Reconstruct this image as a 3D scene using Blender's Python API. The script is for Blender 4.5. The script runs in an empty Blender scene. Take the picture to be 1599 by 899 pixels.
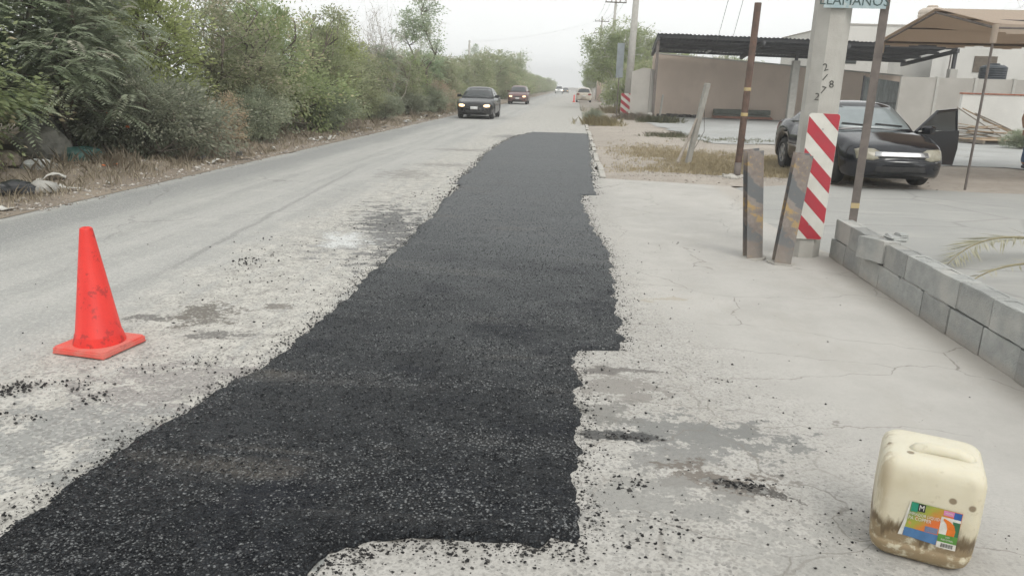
import bpy, bmesh, math, random
import numpy as np
from mathutils import Vector, Matrix
from mathutils.bvhtree import BVHTree

R = math.radians
SC = bpy.context.scene
COL = SC.collection

# ------------------------------------------------------------------ camera
HEAD, PITCH, ROLL = R(4.26), R(15.27), R(1.7)
cam_data = bpy.data.cameras.new('camera')
cam_data.sensor_width = 36.0
cam_data.lens = 36.0 * 1155.0 / 1599.0
cam_data.clip_start = 0.05
cam_data.clip_end = 6000
cam = bpy.data.objects.new('camera', cam_data)
COL.objects.link(cam)
_h = Vector((-math.sin(HEAD), math.cos(HEAD), 0)); _r = Vector((math.cos(HEAD), math.sin(HEAD), 0)); _z = Vector((0, 0, 1))
_f = _h * math.cos(PITCH) - _z * math.sin(PITCH)
_u = _z * math.cos(PITCH) + _h * math.sin(PITCH)
_R = _r * math.cos(ROLL) + _u * math.sin(ROLL)
_U = _u * math.cos(ROLL) - _r * math.sin(ROLL)
mw = Matrix((_R, _U, -_f)).transposed().to_4x4()
mw.translation = Vector((0, 0, 1.55))
cam.matrix_world = mw
SC.camera = cam

# ------------------------------------------------------------------ sky, sun, exposure
SUN_EL, SUN_AZ = R(48), R(150)          # azimuth from +Y towards +X: behind the camera, to the right
world = bpy.data.worlds.new('World'); SC.world = world; world.use_nodes = True
wn = world.node_tree; wn.nodes.clear()
wo = wn.nodes.new('ShaderNodeOutputWorld'); bg = wn.nodes.new('ShaderNodeBackground')
sky = wn.nodes.new('ShaderNodeTexSky'); sky.sky_type = 'NISHITA'; sky.sun_disc = False
sky.sun_elevation = SUN_EL; sky.sun_rotation = SUN_AZ; sky.dust_density = 7.0; sky.air_density = 1.6; sky.ozone_density = 1.0
hs = wn.nodes.new('ShaderNodeHueSaturation'); hs.inputs['Saturation'].default_value = 0.25
wn.links.new(sky.outputs[0], hs.inputs['Color'])
wmix = wn.nodes.new('ShaderNodeMix'); wmix.data_type = 'RGBA'; wmix.inputs[0].default_value = 0.88
wn.links.new(hs.outputs[0], wmix.inputs[6])
# even overcast veil with faint cloud structure
tc = wn.nodes.new('ShaderNodeTexCoord'); cn = wn.nodes.new('ShaderNodeTexNoise')
cn.inputs['Scale'].default_value = 1.6; cn.inputs['Detail'].default_value = 4
wn.links.new(tc.outputs['Generated'], cn.inputs['Vector'])
cr = wn.nodes.new('ShaderNodeMix'); cr.data_type = 'RGBA'
cr.inputs[6].default_value = (12.6, 12.9, 12.85, 1); cr.inputs[7].default_value = (14.0, 14.15, 13.9, 1)
wn.links.new(cn.outputs[0], cr.inputs[0]); wn.links.new(cr.outputs[2], wmix.inputs[7])
wn.links.new(wmix.outputs[2], bg.inputs['Color']); bg.inputs['Strength'].default_value = 0.1
wn.links.new(bg.outputs[0], wo.inputs[0])

sun_d = bpy.data.lights.new('sun', 'SUN'); sun_d.energy = 1.4; sun_d.angle = R(25); sun_d.color = (1.0, 0.96, 0.9)
sun = bpy.data.objects.new('sun', sun_d); COL.objects.link(sun)
sdir = Vector((math.sin(SUN_AZ) * math.cos(SUN_EL), math.cos(SUN_AZ) * math.cos(SUN_EL), math.sin(SUN_EL)))
sun.rotation_euler = sdir.to_track_quat('Z', 'Y').to_euler()
SC.view_settings.view_transform = 'Standard'; SC.view_settings.look = 'None'
SC.view_settings.gamma = 1.0; SC.view_settings.use_curve_mapping = False
SC.view_settings.exposure = -0.10
SC.render.engine = 'CYCLES'
SC.cycles.use_denoising = True; SC.cycles.use_adaptive_sampling = True; SC.cycles.adaptive_threshold = 0.03
SC.cycles.max_bounces = 5; SC.cycles.transparent_max_bounces = 8; SC.cycles.volume_bounces = 0

# ------------------------------------------------------------------ helpers: objects
def tag(o, label=None, cat=None, group=None, kind=None):
    if label: o['label'] = label
    if cat: o['category'] = cat
    if group: o['group'] = group
    if kind: o['kind'] = kind
    return o

def empty(name, loc=(0, 0, 0), rz=0.0, label=None, cat=None, group=None):
    o = bpy.data.objects.new(name, None); COL.objects.link(o)
    o.location = loc; o.rotation_euler = (0, 0, rz); o.empty_display_size = 0.1
    return tag(o, label, cat, group)

def link(name, me, parent=None, mat=None):
    o = bpy.data.objects.new(name, me); COL.objects.link(o)
    if mat is not None:
        me.materials.clear(); me.materials.append(mat)
    if parent: o.parent = parent
    return o

def copy_tree(o, parent=None):
    c = o.copy(); COL.objects.link(c); c.parent = parent
    for k in ('label', 'group'):
        pass
    for ch in list(o.children): copy_tree(ch, c)
    return c

class MB:
    """collects boxes, tubes and lathes into one mesh"""
    def __init__(s): s.v = []; s.f = []
    def add(s, vs, fs, M=None):
        n = len(s.v)
        for p in vs:
            p = Vector(p)
            s.v.append(tuple(M @ p) if M is not None else tuple(p))
        s.f += [tuple(i + n for i in f) for f in fs]
        return s
    def box(s, a, b, M=None, ch=0.0):
        x0, y0, z0 = a; x1, y1, z1 = b
        if ch <= 0:
            vs = [(x0,y0,z0),(x1,y0,z0),(x1,y1,z0),(x0,y1,z0),(x0,y0,z1),(x1,y0,z1),(x1,y1,z1),(x0,y1,z1)]
            fs = [(0,3,2,1),(4,5,6,7),(0,1,5,4),(1,2,6,5),(2,3,7,6),(3,0,4,7)]
            return s.add(vs, fs, M)
        bm = bmesh.new(); bmesh.ops.create_cube(bm, size=1)
        for v in bm.verts:
            v.co = Vector(((x0+x1)/2 + v.co.x*(x1-x0), (y0+y1)/2 + v.co.y*(y1-y0), (z0+z1)/2 + v.co.z*(z1-z0)))
        bmesh.ops.bevel(bm, geom=bm.edges[:], offset=ch, segments=1, affect='EDGES', profile=0.5)
        bm.verts.index_update()
        s.add([v.co for v in bm.verts], [[v.index for v in f.verts] for f in bm.faces], M); bm.free()
        return s
    def tube(s, pts, rad, n=8, cap=True, M=None):
        pts = [Vector(p) for p in pts]
        if not hasattr(rad, '__len__'): rad = [rad] * len(pts)
        vs, fs = [], []
        up = Vector((0, 0, 1))
        for i, p in enumerate(pts):
            t = (pts[min(i+1, len(pts)-1)] - pts[max(i-1, 0)]).normalized()
            a = up if abs(t.z) < 0.9 else Vector((1, 0, 0))
            u = t.cross(a).normalized(); w = t.cross(u)
            for k in range(n):
                g = 2 * math.pi * k / n
                vs.append(p + (u * math.cos(g) + w * math.sin(g)) * rad[i])
        for i in range(len(pts) - 1):
            for k in range(n):
                fs.append((i*n+k, i*n+(k+1) % n, (i+1)*n+(k+1) % n, (i+1)*n+k))
        if cap:
            fs.append(tuple(range(n))[::-1]); fs.append(tuple((len(pts)-1)*n + k for k in range(n)))
        return s.add(vs, fs, M)
    def lathe(s, prof, n=24, M=None, axis='z', cap=True):
        vs, fs = [], []
        for (r, z) in prof:
            for k in range(n):
                g = 2 * math.pi * k / n
                p = (r*math.cos(g), r*math.sin(g), z)
                if axis == 'y': p = (p[0], p[2], p[1])
                vs.append(p)
        m = len(prof)
        for i in range(m - 1):
            for k in range(n):
                fs.append((i*n+k, i*n+(k+1) % n, (i+1)*n+(k+1) % n, (i+1)*n+k))
        if cap:
            fs.append(tuple(range(n))[::-1]); fs.append(tuple((m-1)*n+k for k in range(n)))
        return s.add(vs, fs, M)
    def prism(s, poly, z0, z1, M=None):
        n = len(poly)
        vs = [(x, y, z0) for x, y in poly] + [(x, y, z1) for x, y in poly]
        fs = [tuple(range(n))[::-1], tuple(range(n, 2*n))] + [(i, (i+1) % n, n+(i+1) % n, n+i) for i in range(n)]
        return s.add(vs, fs, M)
    def mesh(s, name, smooth=False):
        me = bpy.data.meshes.new(name); me.from_pydata(s.v, [], s.f); me.update()
        bm = bmesh.new(); bm.from_mesh(me); bmesh.ops.recalc_face_normals(bm, faces=bm.faces[:]); bm.to_mesh(me); bm.free()
        if smooth: me.polygons.foreach_set('use_smooth', [True]*len(me.polygons))
        return me
    def build(s, name, mat, parent=None, smooth=False):
        return link(name, s.mesh(name, smooth), parent, mat)

def np_mesh(name, V, Fq, smooth=False, attrs=None):
    """V (n,3) array; Fq (m,k) array of equal-sized faces"""
    V = np.asarray(V, np.float32); Fq = np.asarray(Fq, np.int32)
    me = bpy.data.meshes.new(name)
    me.vertices.add(len(V)); me.vertices.foreach_set('co', V.ravel())
    m, k = Fq.shape
    me.loops.add(m*k); me.loops.foreach_set('vertex_index', Fq.ravel())
    me.polygons.add(m); me.polygons.foreach_set('loop_start', np.arange(0, m*k, k, dtype=np.int32))
    if smooth: me.polygons.foreach_set('use_smooth', np.ones(m, bool))
    for nm, a in (attrs or {}).items():
        at = me.attributes.new(nm, 'FLOAT', 'POINT'); at.data.foreach_set('value', np.asarray(a, np.float32))
    me.update(calc_edges=True); me.validate()
    return me

def Tm(loc=(0,0,0), rz=0, rx=0, ry=0, sc=(1,1,1)):
    return Matrix.Translation(loc) @ Matrix.Rotation(rz, 4, 'Z') @ Matrix.Rotation(ry, 4, 'Y') @ Matrix.Rotation(rx, 4, 'X') @ Matrix.Diagonal((*sc, 1))

# cheap smooth value noise for geometry
_pg = np.random.RandomState(7).rand(256, 256)
def vnoise(x, y, s=1.0, seed=0):
    x = np.asarray(x, float)*s + 17.3*seed; y = np.asarray(y, float)*s + 9.1*seed
    xi = np.floor(x).astype(int); yi = np.floor(y).astype(int); fx = x-xi; fy = y-yi
    fx = fx*fx*(3-2*fx); fy = fy*fy*(3-2*fy)
    g = lambda a, b: _pg[a % 256, b % 256]
    return (g(xi,yi)*(1-fx)+g(xi+1,yi)*fx)*(1-fy)+(g(xi,yi+1)*(1-fx)+g(xi+1,yi+1)*fx)*fy - 0.5
def fnoise(x, y, s=1.0, o=4, seed=0):
    t = 0; a = 1.0
    for i in range(o): t = t + a*vnoise(x, y, s*2**i, seed+i); a *= 0.5
    return t

# ------------------------------------------------------------------ helpers: materials
class NT:
    def __init__(s, name):
        s.m = bpy.data.materials.new(name); s.m.use_nodes = True; s.t = s.m.node_tree; s.t.nodes.clear()
        s.out = s.t.nodes.new('ShaderNodeOutputMaterial')
    def n(s, typ, ins=None, **pr):
        d = s.t.nodes.new('ShaderNode' + typ)
        for k, v in pr.items(): setattr(d, k, v)
        for k, v in (ins or {}).items(): s.set(d.inputs[k], v)
        return d
    def set(s, sock, v):
        if isinstance(v, bpy.types.NodeSocket): s.t.links.new(v, sock)
        elif isinstance(v, bpy.types.Node): s.t.links.new(v.outputs[0], sock)
        else:
            if hasattr(v, '__len__') and len(v) == 3 and sock.type == 'RGBA': v = (*v, 1)
            sock.default_value = v
    def math(s, op, a, b=0.0, c=None, clamp=False):
        d = s.n('Math', {0: a, 1: b}, operation=op); d.use_clamp = clamp
        if c is not None: s.set(d.inputs[2], c)
        return d.outputs[0]
    def mul(s, a, b): return s.math('MULTIPLY', a, b)
    def addm(s, a, b): return s.math('ADD', a, b)
    def mx(s, a, b): return s.math('MAXIMUM', a, b)
    def inv(s, a): return s.math('SUBTRACT', 1.0, a)
    def step(s, v, a, b, smooth=True):
        return s.n('MapRange', {0: v, 1: a, 2: b, 3: 0.0, 4: 1.0}, interpolation_type='SMOOTHSTEP' if smooth else 'LINEAR').outputs[0]
    def mix(s, f, a, b):
        d = s.n('Mix', data_type='RGBA'); s.set(d.inputs[0], f); s.set(d.inputs[6], a); s.set(d.inputs[7], b); return d.outputs[2]
    def noise(s, vec, scale, detail=5, rough=0.6, dist=0.0):
        return s.n('TexNoise', {'Vector': vec, 'Scale': scale, 'Detail': detail, 'Roughness': rough, 'Distortion': dist}).outputs[0]
    def voro(s, vec, scale, feature='F1', rnd=1.0):
        return s.n('TexVoronoi', {'Vector': vec, 'Scale': scale, 'Randomness': rnd}, feature=feature)
    def vscale(s, vec, sc, off=(0, 0, 0)):
        return s.n('Mapping', {'Vector': vec, 'Location': off, 'Scale': sc}).outputs[0]
    def pos(s): return s.n('NewGeometry').outputs['Position']
    def obj(s): return s.n('TexCoord').outputs['Object']
    def bump(s, h, strength=0.3, dist=0.01, nrm=None):
        d = s.n('Bump', {'Height': h, 'Strength': strength, 'Distance': dist})
        if nrm is not None: s.set(d.inputs['Normal'], nrm)
        return d.outputs[0]
    def blob(s, px, py, cx, cy, rx, ry, nz, rot=0.0, rag=0.9, soft=0.12):
        dx = s.math('SUBTRACT', px, cx); dy = s.math('SUBTRACT', py, cy)
        c, n_ = math.cos(rot), math.sin(rot)
        u = s.mul(s.addm(s.mul(dx, c), s.mul(dy, n_)), 1/rx); v = s.mul(s.addm(s.mul(dx, -n_), s.mul(dy, c)), 1/ry)
        d = s.math('SQRT', s.addm(s.mul(u, u), s.mul(v, v)))
        d = s.addm(d, s.mul(s.math('SUBTRACT', nz, 0.5), rag*2))
        return s.inv(s.step(d, 1-soft, 1+soft))
    def finish(s, col, rough=0.8, nrm=None, metal=0.0, spec=0.4, **kw):
        ins = {'Base Color': col, 'Roughness': rough, 'Metallic': metal, 'Specular IOR Level': spec}
        ins.update(kw)
        p = s.n('BsdfPrincipled', ins)
        if nrm is not None: s.set(p.inputs['Normal'], nrm)
        s.t.links.new(p.outputs[0], s.out.inputs[0]); return s.m

_mats = {}
def simple(name, c1, c2=None, scale=8.0, rough=0.7, bump=0.15, bscale=60.0, metal=0.0, spec=0.4, space='obj', c3=None, s3=3.0, t3=(0.55, 0.7), **kw):
    """painted or bare surface with tonal variation, optional third stain colour and fine relief"""
    if name in _mats: return _mats[name]
    t = NT(name); v = t.obj() if space == 'obj' else t.pos()
    c2 = c2 or tuple(x*0.75 for x in c1)
    col = t.mix(t.step(t.noise(v, scale, 6), 0.35, 0.68), c1, c2)
    if c3: col = t.mix(t.step(t.noise(v, s3, 8, 0.7), *t3), col, c3)
    nrm = t.bump(t.noise(v, bscale, 4), bump, 0.01) if bump else None
    _mats[name] = t.finish(col, rough, nrm, metal, spec, **kw)
    return _mats[name]
# ================================================================== SETTING
rng = np.random.RandomState(11)
random.seed(5)

def sheet(name, poly, z, mat, jag=0.0, step=0.15, seed=0):
    """flat sheet with a slightly ragged outline"""
    pts = []
    n = len(poly)
    for i in range(n):
        a = np.array(poly[i], float); b = np.array(poly[(i+1) % n], float); L = np.linalg.norm(b-a)
        k = max(1, int(L/step)) if jag else 1
        nx = np.array([-(b-a)[1], (b-a)[0]])/max(L, 1e-6)
        for j in range(k):
            p = a+(b-a)*j/k
            if jag: p = p+nx*float(fnoise(p[0], p[1], 1.3, 4, seed))*jag
            pts.append((p[0], p[1], z))
    me = bpy.data.meshes.new(name); me.from_pydata(pts, [], [tuple(range(len(pts)))]); me.update()
    bm = bmesh.new(); bm.from_mesh(me); bmesh.ops.triangulate(bm, faces=bm.faces[:]); bm.to_mesh(me); bm.free()
    if me.polygons[0].normal.z < 0: me.flip_normals()
    return tag(link(name, me, None, mat), kind='structure')

def grid_sheet(name, xs, ys, zf, mat, kind='structure', attrs=None):
    X, Y = np.meshgrid(xs, ys); Z = zf(X, Y)
    V = np.stack([X.ravel(), Y.ravel(), Z.ravel()], 1); nx, ny = len(xs), len(ys)
    i = np.arange(nx-1)[None, :]+np.arange(ny-1)[:, None]*nx
    Fq = np.stack([i, i+1, i+1+nx, i+nx], -1).reshape(-1, 4)
    return tag(link(name, np_mesh(name, V, Fq, True), None, mat), kind=kind)

# ---- dirt
def dirt_mat(name, a, b, c):
    t = NT(name); p = t.pos()
    n1 = t.noise(p, 0.6, 6, 0.65); n2 = t.noise(p, 7.0, 8, 0.7); n3 = t.noise(p, 60, 4, 0.7)
    col = t.mix(t.step(n1, 0.35, 0.65), a, b)
    col = t.mix(t.mul(t.step(n2, 0.48, 0.72), 0.7), col, c)
    sp = t.voro(p, 26)
    col = t.mix(t.mul(t.inv(t.step(sp.outputs['Distance'], 0.12, 0.22)), t.step(n2, 0.45, 0.6)), col, tuple(x*1.5 for x in a))
    h = t.addm(t.mul(n2, 1.0), t.mul(n3, 0.35))
    return t.finish(col, 0.95, t.bump(h, 0.7, 0.03), spec=0.15)
m_dirt = dirt_mat('dirt', (0.30, 0.255, 0.205), (0.235, 0.20, 0.165), (0.17, 0.145, 0.12))
m_dirt_pale = dirt_mat('pale_dirt', (0.405, 0.365, 0.32), (0.34, 0.305, 0.265), (0.24, 0.21, 0.18))

me = bpy.data.meshes.new('ground')
me.from_pydata([(-3000, -600, -0.05), (3000, -600, -0.05), (3000, 5200, -0.05), (-3000, 5200, -0.05)], [], [(0, 1, 2, 3)])
tag(link('ground', me, None, m_dirt), kind='structure')

# left verge: rough rising bank under the scrub
def verge_z(X, Y):
    r = np.clip((-6.25-X)/4.0, 0, 1)
    return 0.006+r*0.22+fnoise(X, Y, 0.8, 4, 3)*0.16*np.clip((-6.2-X)/0.8, 0, 1)+fnoise(X, Y, 5, 2, 8)*0.03*np.clip((-6.2-X)/0.4, 0, 1)
def verge_h(x, y): return float(verge_z(np.array([x]), np.array([y]))[0])
grid_sheet('roadside_verge', np.linspace(-15, -6.12, 60), np.concatenate([np.arange(2, 40, 0.16), np.arange(40, 300, 2.0)]), verge_z, m_dirt)
def rverge_z(X, Y):
    e = np.clip(np.minimum(X-0.62, Y-13.25)/0.6, 0, 1)
    far = np.clip((Y-60)/20, 0, 1)
    return -0.03+e*0.03+(fnoise(X, Y, 0.9, 4, 21)*0.04*e+fnoise(X, Y, 6, 3, 22)*0.016*e)*np.clip((24-Y)/8, 0.35, 1)
def rverge_h(x, y): return float(rverge_z(np.array([x]), np.array([y]))[0])
grid_sheet('dirt_verge', np.linspace(0.6, 12, 90), np.concatenate([np.arange(13.2, 30, 0.14), np.arange(30, 120, 1.0)]), rverge_z, m_dirt_pale)

# ---- old road: dusty worn asphalt, cement-washed towards the new patch
def road_mat():
    t = NT('worn_road'); p = t.pos(); sep = t.n('SeparateXYZ', {0: p}); x, y = sep.outputs[0], sep.outputs[1]
    big = t.noise(p, 0.35, 5, 0.6); mid = t.noise(p, 2.2, 7, 0.65); fine = t.noise(p, 34, 6, 0.7)
    streak = t.noise(t.vscale(p, (3.2, 0.16, 1)), 1.0, 6, 0.62)
    streak2 = t.noise(t.vscale(p, (9, 1.1, 1)), 1.0, 6, 0.7)
    rag = t.noise(p, 6.5, 6, 0.72)
    col = t.mix(t.step(streak, 0.3, 0.7), (0.40, 0.395, 0.375), (0.315, 0.315, 0.30))
    col = t.mix(t.mul(t.step(mid, 0.45, 0.75), 0.5), col, (0.47, 0.46, 0.43))
    # darker wheel track along the far left edge
    xl = t.addm(x, t.mul(t.math('SUBTRACT', big, 0.5), 0.9))
    tr = t.mul(t.step(xl, -6.2, -5.75), t.inv(t.step(xl, -5.5, -4.8)))
    col = t.mix(t.mul(tr, 0.75), col, (0.235, 0.24, 0.235))
    # pale eroded cement strip beside the patch
    xe = t.addm(x, t.mul(t.math('SUBTRACT', mid, 0.5), 1.5))
    strip = t.step(xe, -3.35, -2.55)
    pale = t.mix(t.step(rag, 0.4, 0.62), (0.49, 0.475, 0.435), (0.36, 0.347, 0.318))
    col = t.mix(t.mul(strip, t.step(streak2, 0.30, 0.52)), col, pale)
    # bits of exposed dark base in the strip
    ex = t.mul(t.mul(t.step(streak2, 0.55, 0.68), t.step(xe, -3.0, -1.9)), t.step(rag, 0.40, 0.56))
    col = t.mix(t.mul(ex, 0.75), col, (0.19, 0.18, 0.165))
    # stains and worn spots with a shape of their own
    nzb = t.addm(t.mul(t.noise(t.vscale(p, (1, 1.5, 1)), 5.0, 4, 0.6), 0.6), t.mul(t.noise(p, 30, 4, 0.7), 0.4))
    for (cx, cy, rx, ry, rot, c, a) in [
        (-1.95, 7.9, 0.34, 1.35, 0.20, (0.10, 0.102, 0.102), 0.95),
        (-2.15, 7.1, 0.30, 0.45, 0.0, (0.20, 0.20, 0.195), 0.8),
        (-2.14, 2.9, 0.42, 0.34, 0.3, (0.27, 0.27, 0.258), 0.95),
        (-2.02, 3.45, 0.36, 0.24, 0.4, (0.28, 0.265, 0.25), 0.95),
        (-2.62, 2.65, 0.5, 0.25, 0.1, (0.28, 0.28, 0.265), 0.9),
        (-2.41, 4.60, 0.20, 0.17, 0.8, (0.14, 0.128, 0.11), 0.95),
        (-2.74, 4.48, 0.10, 0.07, 0.3, (0.15, 0.145, 0.135), 0.9),
        (-2.13, 4.22, 0.14, 0.09, 0.2, (0.15, 0.145, 0.135), 0.9),
        (-2.0, 4.85, 0.10, 0.06, 0.2, (0.18, 0.165, 0.145), 0.9),
        (-2.9, 12.9, 0.35, 0.6, 0.1, (0.22, 0.21, 0.195), 0.7),
        (-2.5, 14.6, 0.5, 0.25, 0.1, (0.20, 0.19, 0.175), 0.7),
        (-2.6, 18.2, 0.6, 0.3, 0.1, (0.20, 0.19, 0.175), 0.75),
        (-1.9, 23.8, 0.5, 0.8, -0.2, (0.14, 0.14, 0.135), 0.8),
        (-0.35, 2.12, 0.55, 0.10, 0.05, (0.29, 0.30, 0.29), 0.9)]:
        b = t.blob(x, y, cx, cy, rx, ry, nzb, rot, 5.0, 0.22)
        col = t.mix(t.mul(b, a), col, c)
    # pale wet-looking cement splash
    b = t.blob(x, y, -2.24, 7.17, 0.2, 0.32, nzb, 0.2, 4.0, 0.3)
    col = t.mix(t.mul(b, 0.9), col, (0.60, 0.61, 0.60))
    # tar seam running along the lane
    sx = t.addm(t.addm(x, t.mul(y, 0.082)), t.mul(t.math('SUBTRACT', mid, 0.5), 0.16))
    seam = t.mul(t.inv(t.step(t.math('ABSOLUTE', t.addm(sx, 2.82)), 0.015, 0.05)), t.mul(t.step(y, 5.0, 6.2), t.inv(t.step(y, 12, 15))))
    col = t.mix(t.mul(seam, 0.55), col, (0.22, 0.22, 0.21))
    # cracks
    cv = t.n('VectorMath', {0: p, 1: t.n('VectorMath', {0: t.n('TexNoise', {'Vector': p, 'Scale': 2.5, 'Detail': 5}).outputs['Color'], 'Scale': 0.35}, operation='SCALE').outputs[0]}, operation='ADD').outputs[0]
    ed = t.voro(t.vscale(cv, (0.55, 0.30, 1)), 1.0, 'DISTANCE_TO_EDGE').outputs['Distance']
    ck = t.mul(t.inv(t.step(ed, 0.002, 0.010)), t.step(big, 0.45, 0.6))
    col = t.mix(t.mul(ck, 0.5), col, (0.16, 0.155, 0.15))
    # aggregate speckle
    vo = t.voro(p, 75); cell = t.n('SeparateColor', {0: vo.outputs['Color']}).outputs[0]
    dk = t.mul(t.step(cell, 0.72, 0.8), t.addm(0.18, t.mul(strip, 0.35)))
    col = t.mix(dk, col, (0.17, 0.165, 0.155))
    lt = t.mul(t.inv(t.step(cell, 0.12, 0.2)), 0.25)
    col = t.mix(lt, col, (0.62, 0.60, 0.56))
    h = t.addm(t.addm(t.mul(fine, 0.5), t.mul(rag, t.addm(0.3, t.mul(strip, 1.2)))), t.mul(t.inv(vo.outputs['Distance']), 0.3))
    return t.finish(col, t.addm(0.72, t.mul(mid, 0.2)), t.bump(h, 0.55, 0.012), spec=0.35)
m_road = road_mat()
sheet('road', [(-6.15, -6), (0.52, -6), (0.52, 520), (-6.15, 520)], 0.0, m_road, 0.14, 0.3, 4)

# ---- concrete apron on the right
def concrete_mat():
    t = NT('worn_concrete'); p = t.pos(); sep = t.n('SeparateXYZ', {0: p}); x, y = sep.outputs[0], sep.outputs[1]
    big = t.noise(p, 0.5, 5, 0.6); mid = t.noise(p, 2.4, 7, 0.65); rag = t.noise(p, 7, 6, 0.72); fine = t.noise(p, 90, 4, 0.7)
    col = t.mix(t.step(mid, 0.3, 0.7), (0.455, 0.44, 0.412), (0.39, 0.377, 0.352))
    col = t.mix(t.mul(t.step(big, 0.42, 0.66), 0.45), col, (0.50, 0.482, 0.447))
    # dusty brown wash at the foot of the block wall
    wd = t.step(t.addm(x, t.mul(t.math('SUBTRACT', rag, 0.5), 0.25)), 2.28, 2.56)
    col = t.mix(t.mul(wd, 0.55), col, (0.40, 0.36, 0.31))
    grime = t.mul(t.step(t.noise(t.vscale(p, (1.6, 0.7, 1)), 1.3, 6, 0.7), 0.50, 0.68), 0.5)
    col = t.mix(grime, col, (0.385, 0.365, 0.33))
    # eroded, gravelly band next to the patch, widest in the foreground
    reach = t.addm(0.62, t.mul(t.inv(t.step(y, 2.0, 6.5)), 1.15))
    er = t.inv(t.step(t.math('DIVIDE', t.addm(x, t.mul(t.math('SUBTRACT', mid, 0.5), 1.1)), reach), 0.45, 1.15))
    # broom finish away from the eroded band
    wv = t.n('TexWave', {'Vector': t.vscale(p, (0.25, 1, 1)), 'Scale': 24.0, 'Distortion': 2.2, 'Detail': 3.0, 'Detail Scale': 1.6}, bands_direction='Y').outputs[1]
    broom = t.mul(t.inv(er), t.step(x, 0.7, 1.3))
    col = t.mix(t.mul(broom, t.mul(t.step(wv, 0.5, 0.95), 0.24)), col, (0.36, 0.345, 0.325))
    # exposed aggregate
    vo = t.voro(p, 48); cell = t.n('SeparateColor', {0: vo.outputs['Color']}).outputs[0]
    vo2 = t.voro(p, 110); cell2 = t.n('SeparateColor', {0: vo2.outputs['Color']}).outputs[0]
    ag = t.mul(t.mul(t.step(cell, 0.52, 0.58), t.inv(t.step(vo.outputs['Distance'], 0.30, 0.48))), t.mul(er, t.step(rag, 0.38, 0.54)))
    col = t.mix(t.mul(er, t.mul(t.step(rag, 0.44, 0.60), 0.55)), col, (0.36, 0.345, 0.315))
    col = t.mix(t.mul(ag, 0.9), col, t.mix(cell2, (0.13, 0.128, 0.122), (0.30, 0.29, 0.27)))
    col = t.mix(t.mul(t.mul(t.step(cell2, 0.66, 0.74), t.addm(er, 0.10)), 0.6), col, (0.29, 0.28, 0.26))
    gr = t.noise(p, 55, 5, 0.75)
    col = t.mix(t.mul(t.step(gr, 0.5, 0.68), t.addm(0.16, t.mul(er, 0.62))), col, (0.28, 0.272, 0.252))
    # stains
    nzb = t.addm(t.mul(t.noise(t.vscale(p, (1, 1.3, 1)), 6.0, 4, 0.6), 0.6), t.mul(t.noise(p, 34, 4, 0.7), 0.4))
    for (cx, cy, rx, ry, rot, c, a) in [
        (0.62, 3.20, 0.32, 0.19, -0.15, (0.205, 0.205, 0.195), 0.95),
        (0.86, 3.26, 0.22, 0.06, -0.05, (0.20, 0.20, 0.19), 0.95),
        (0.54, 2.98, 0.22, 0.12, 0.2, (0.235, 0.232, 0.22), 0.85),
        (0.31, 3.72, 0.19, 0.19, -0.2, (0.25, 0.236, 0.216), 0.9),
        (0.66, 2.80, 0.20, 0.11, -0.4, (0.16, 0.14, 0.12), 0.9),
        (0.76, 2.76, 0.13, 0.035, -0.35, (0.07, 0.065, 0.06), 0.9),
        (0.38, 2.60, 0.32, 0.16, 0.2, (0.26, 0.256, 0.24), 0.8),
        (0.78, 5.54, 0.14, 0.05, 0.4, (0.36, 0.32, 0.25), 0.6),
        (0.30, 3.98, 0.22, 0.05, 0.1, (0.15, 0.14, 0.13), 0.85),
        (0.25, 3.15, 0.20, 0.04, 0.0, (0.06, 0.06, 0.06), 0.85),
        (0.95, 2.35, 0.35, 0.12, 0.2, (0.30, 0.295, 0.275), 0.6),
        (0.22, 3.4, 0.14, 0.12, 0.3, (0.20, 0.195, 0.18), 0.8)]:
        b = t.blob(x, y, cx, cy, rx, ry, nzb, rot, 4.2, 0.22)
        col = t.mix(t.mul(b, a), col, c)
    # cracks: a sparse net, a few long ones
    cv = t.n('VectorMath', {0: p, 1: t.n('VectorMath', {0: t.n('TexNoise', {'Vector': p, 'Scale': 3.0, 'Detail': 6}).outputs['Color'], 'Scale': 0.28}, operation='SCALE').outputs[0]}, operation='ADD').outputs[0]
    ed = t.voro(t.vscale(cv, (0.62, 1.0, 1), (0.3, 0.2, 0)), 1.0, 'DISTANCE_TO_EDGE').outputs['Distance']
    ck = t.mul(t.inv(t.step(ed, 0.0005, 0.0045)), t.mul(t.step(big, 0.36, 0.46), t.step(rag, 0.34, 0.48)))
    ed2 = t.voro(t.vscale(cv, (2.2, 3.0, 1)), 1.0, 'DISTANCE_TO_EDGE').outputs['Distance']
    ck2 = t.mul(t.inv(t.step(ed2, 0.004, 0.02)), t.mul(er, t.step(mid, 0.46, 0.6)))
    ck = t.mx(ck, t.mul(ck2, 0.7))
    col = t.mix(t.mul(ck, 0.75), col, (0.20, 0.185, 0.165))
    er2 = t.inv(t.step(x, 0.5, 1.4))
    h = t.addm(t.mul(fine, 0.25), t.mul(t.mul(rag, er2), 2.0))
    h = t.addm(h, t.mul(t.mul(t.inv(vo.outputs['Distance']), er2), 0.5))
    return t.finish(col, 0.85, t.bump(h, 0.6, 0.012), spec=0.3)
m_conc = concrete_mat()
apron = [(-0.95, -4), (2.66, -4), (2.66, 7.5), (2.50, 8.2), (2.44, 9.4), (2.52, 10.2), (2.66, 11.2), (2.78, 12.2), (2.72, 12.9), (0.45, 13.35), (0.30, 11), (0.05, 9.5), (-0.05, 3), (-0.15, 2.45), (-0.75, 2.25)]
sheet('concrete_apron', apron, 0.006, m_conc, 0.02, 0.2, 9)

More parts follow.
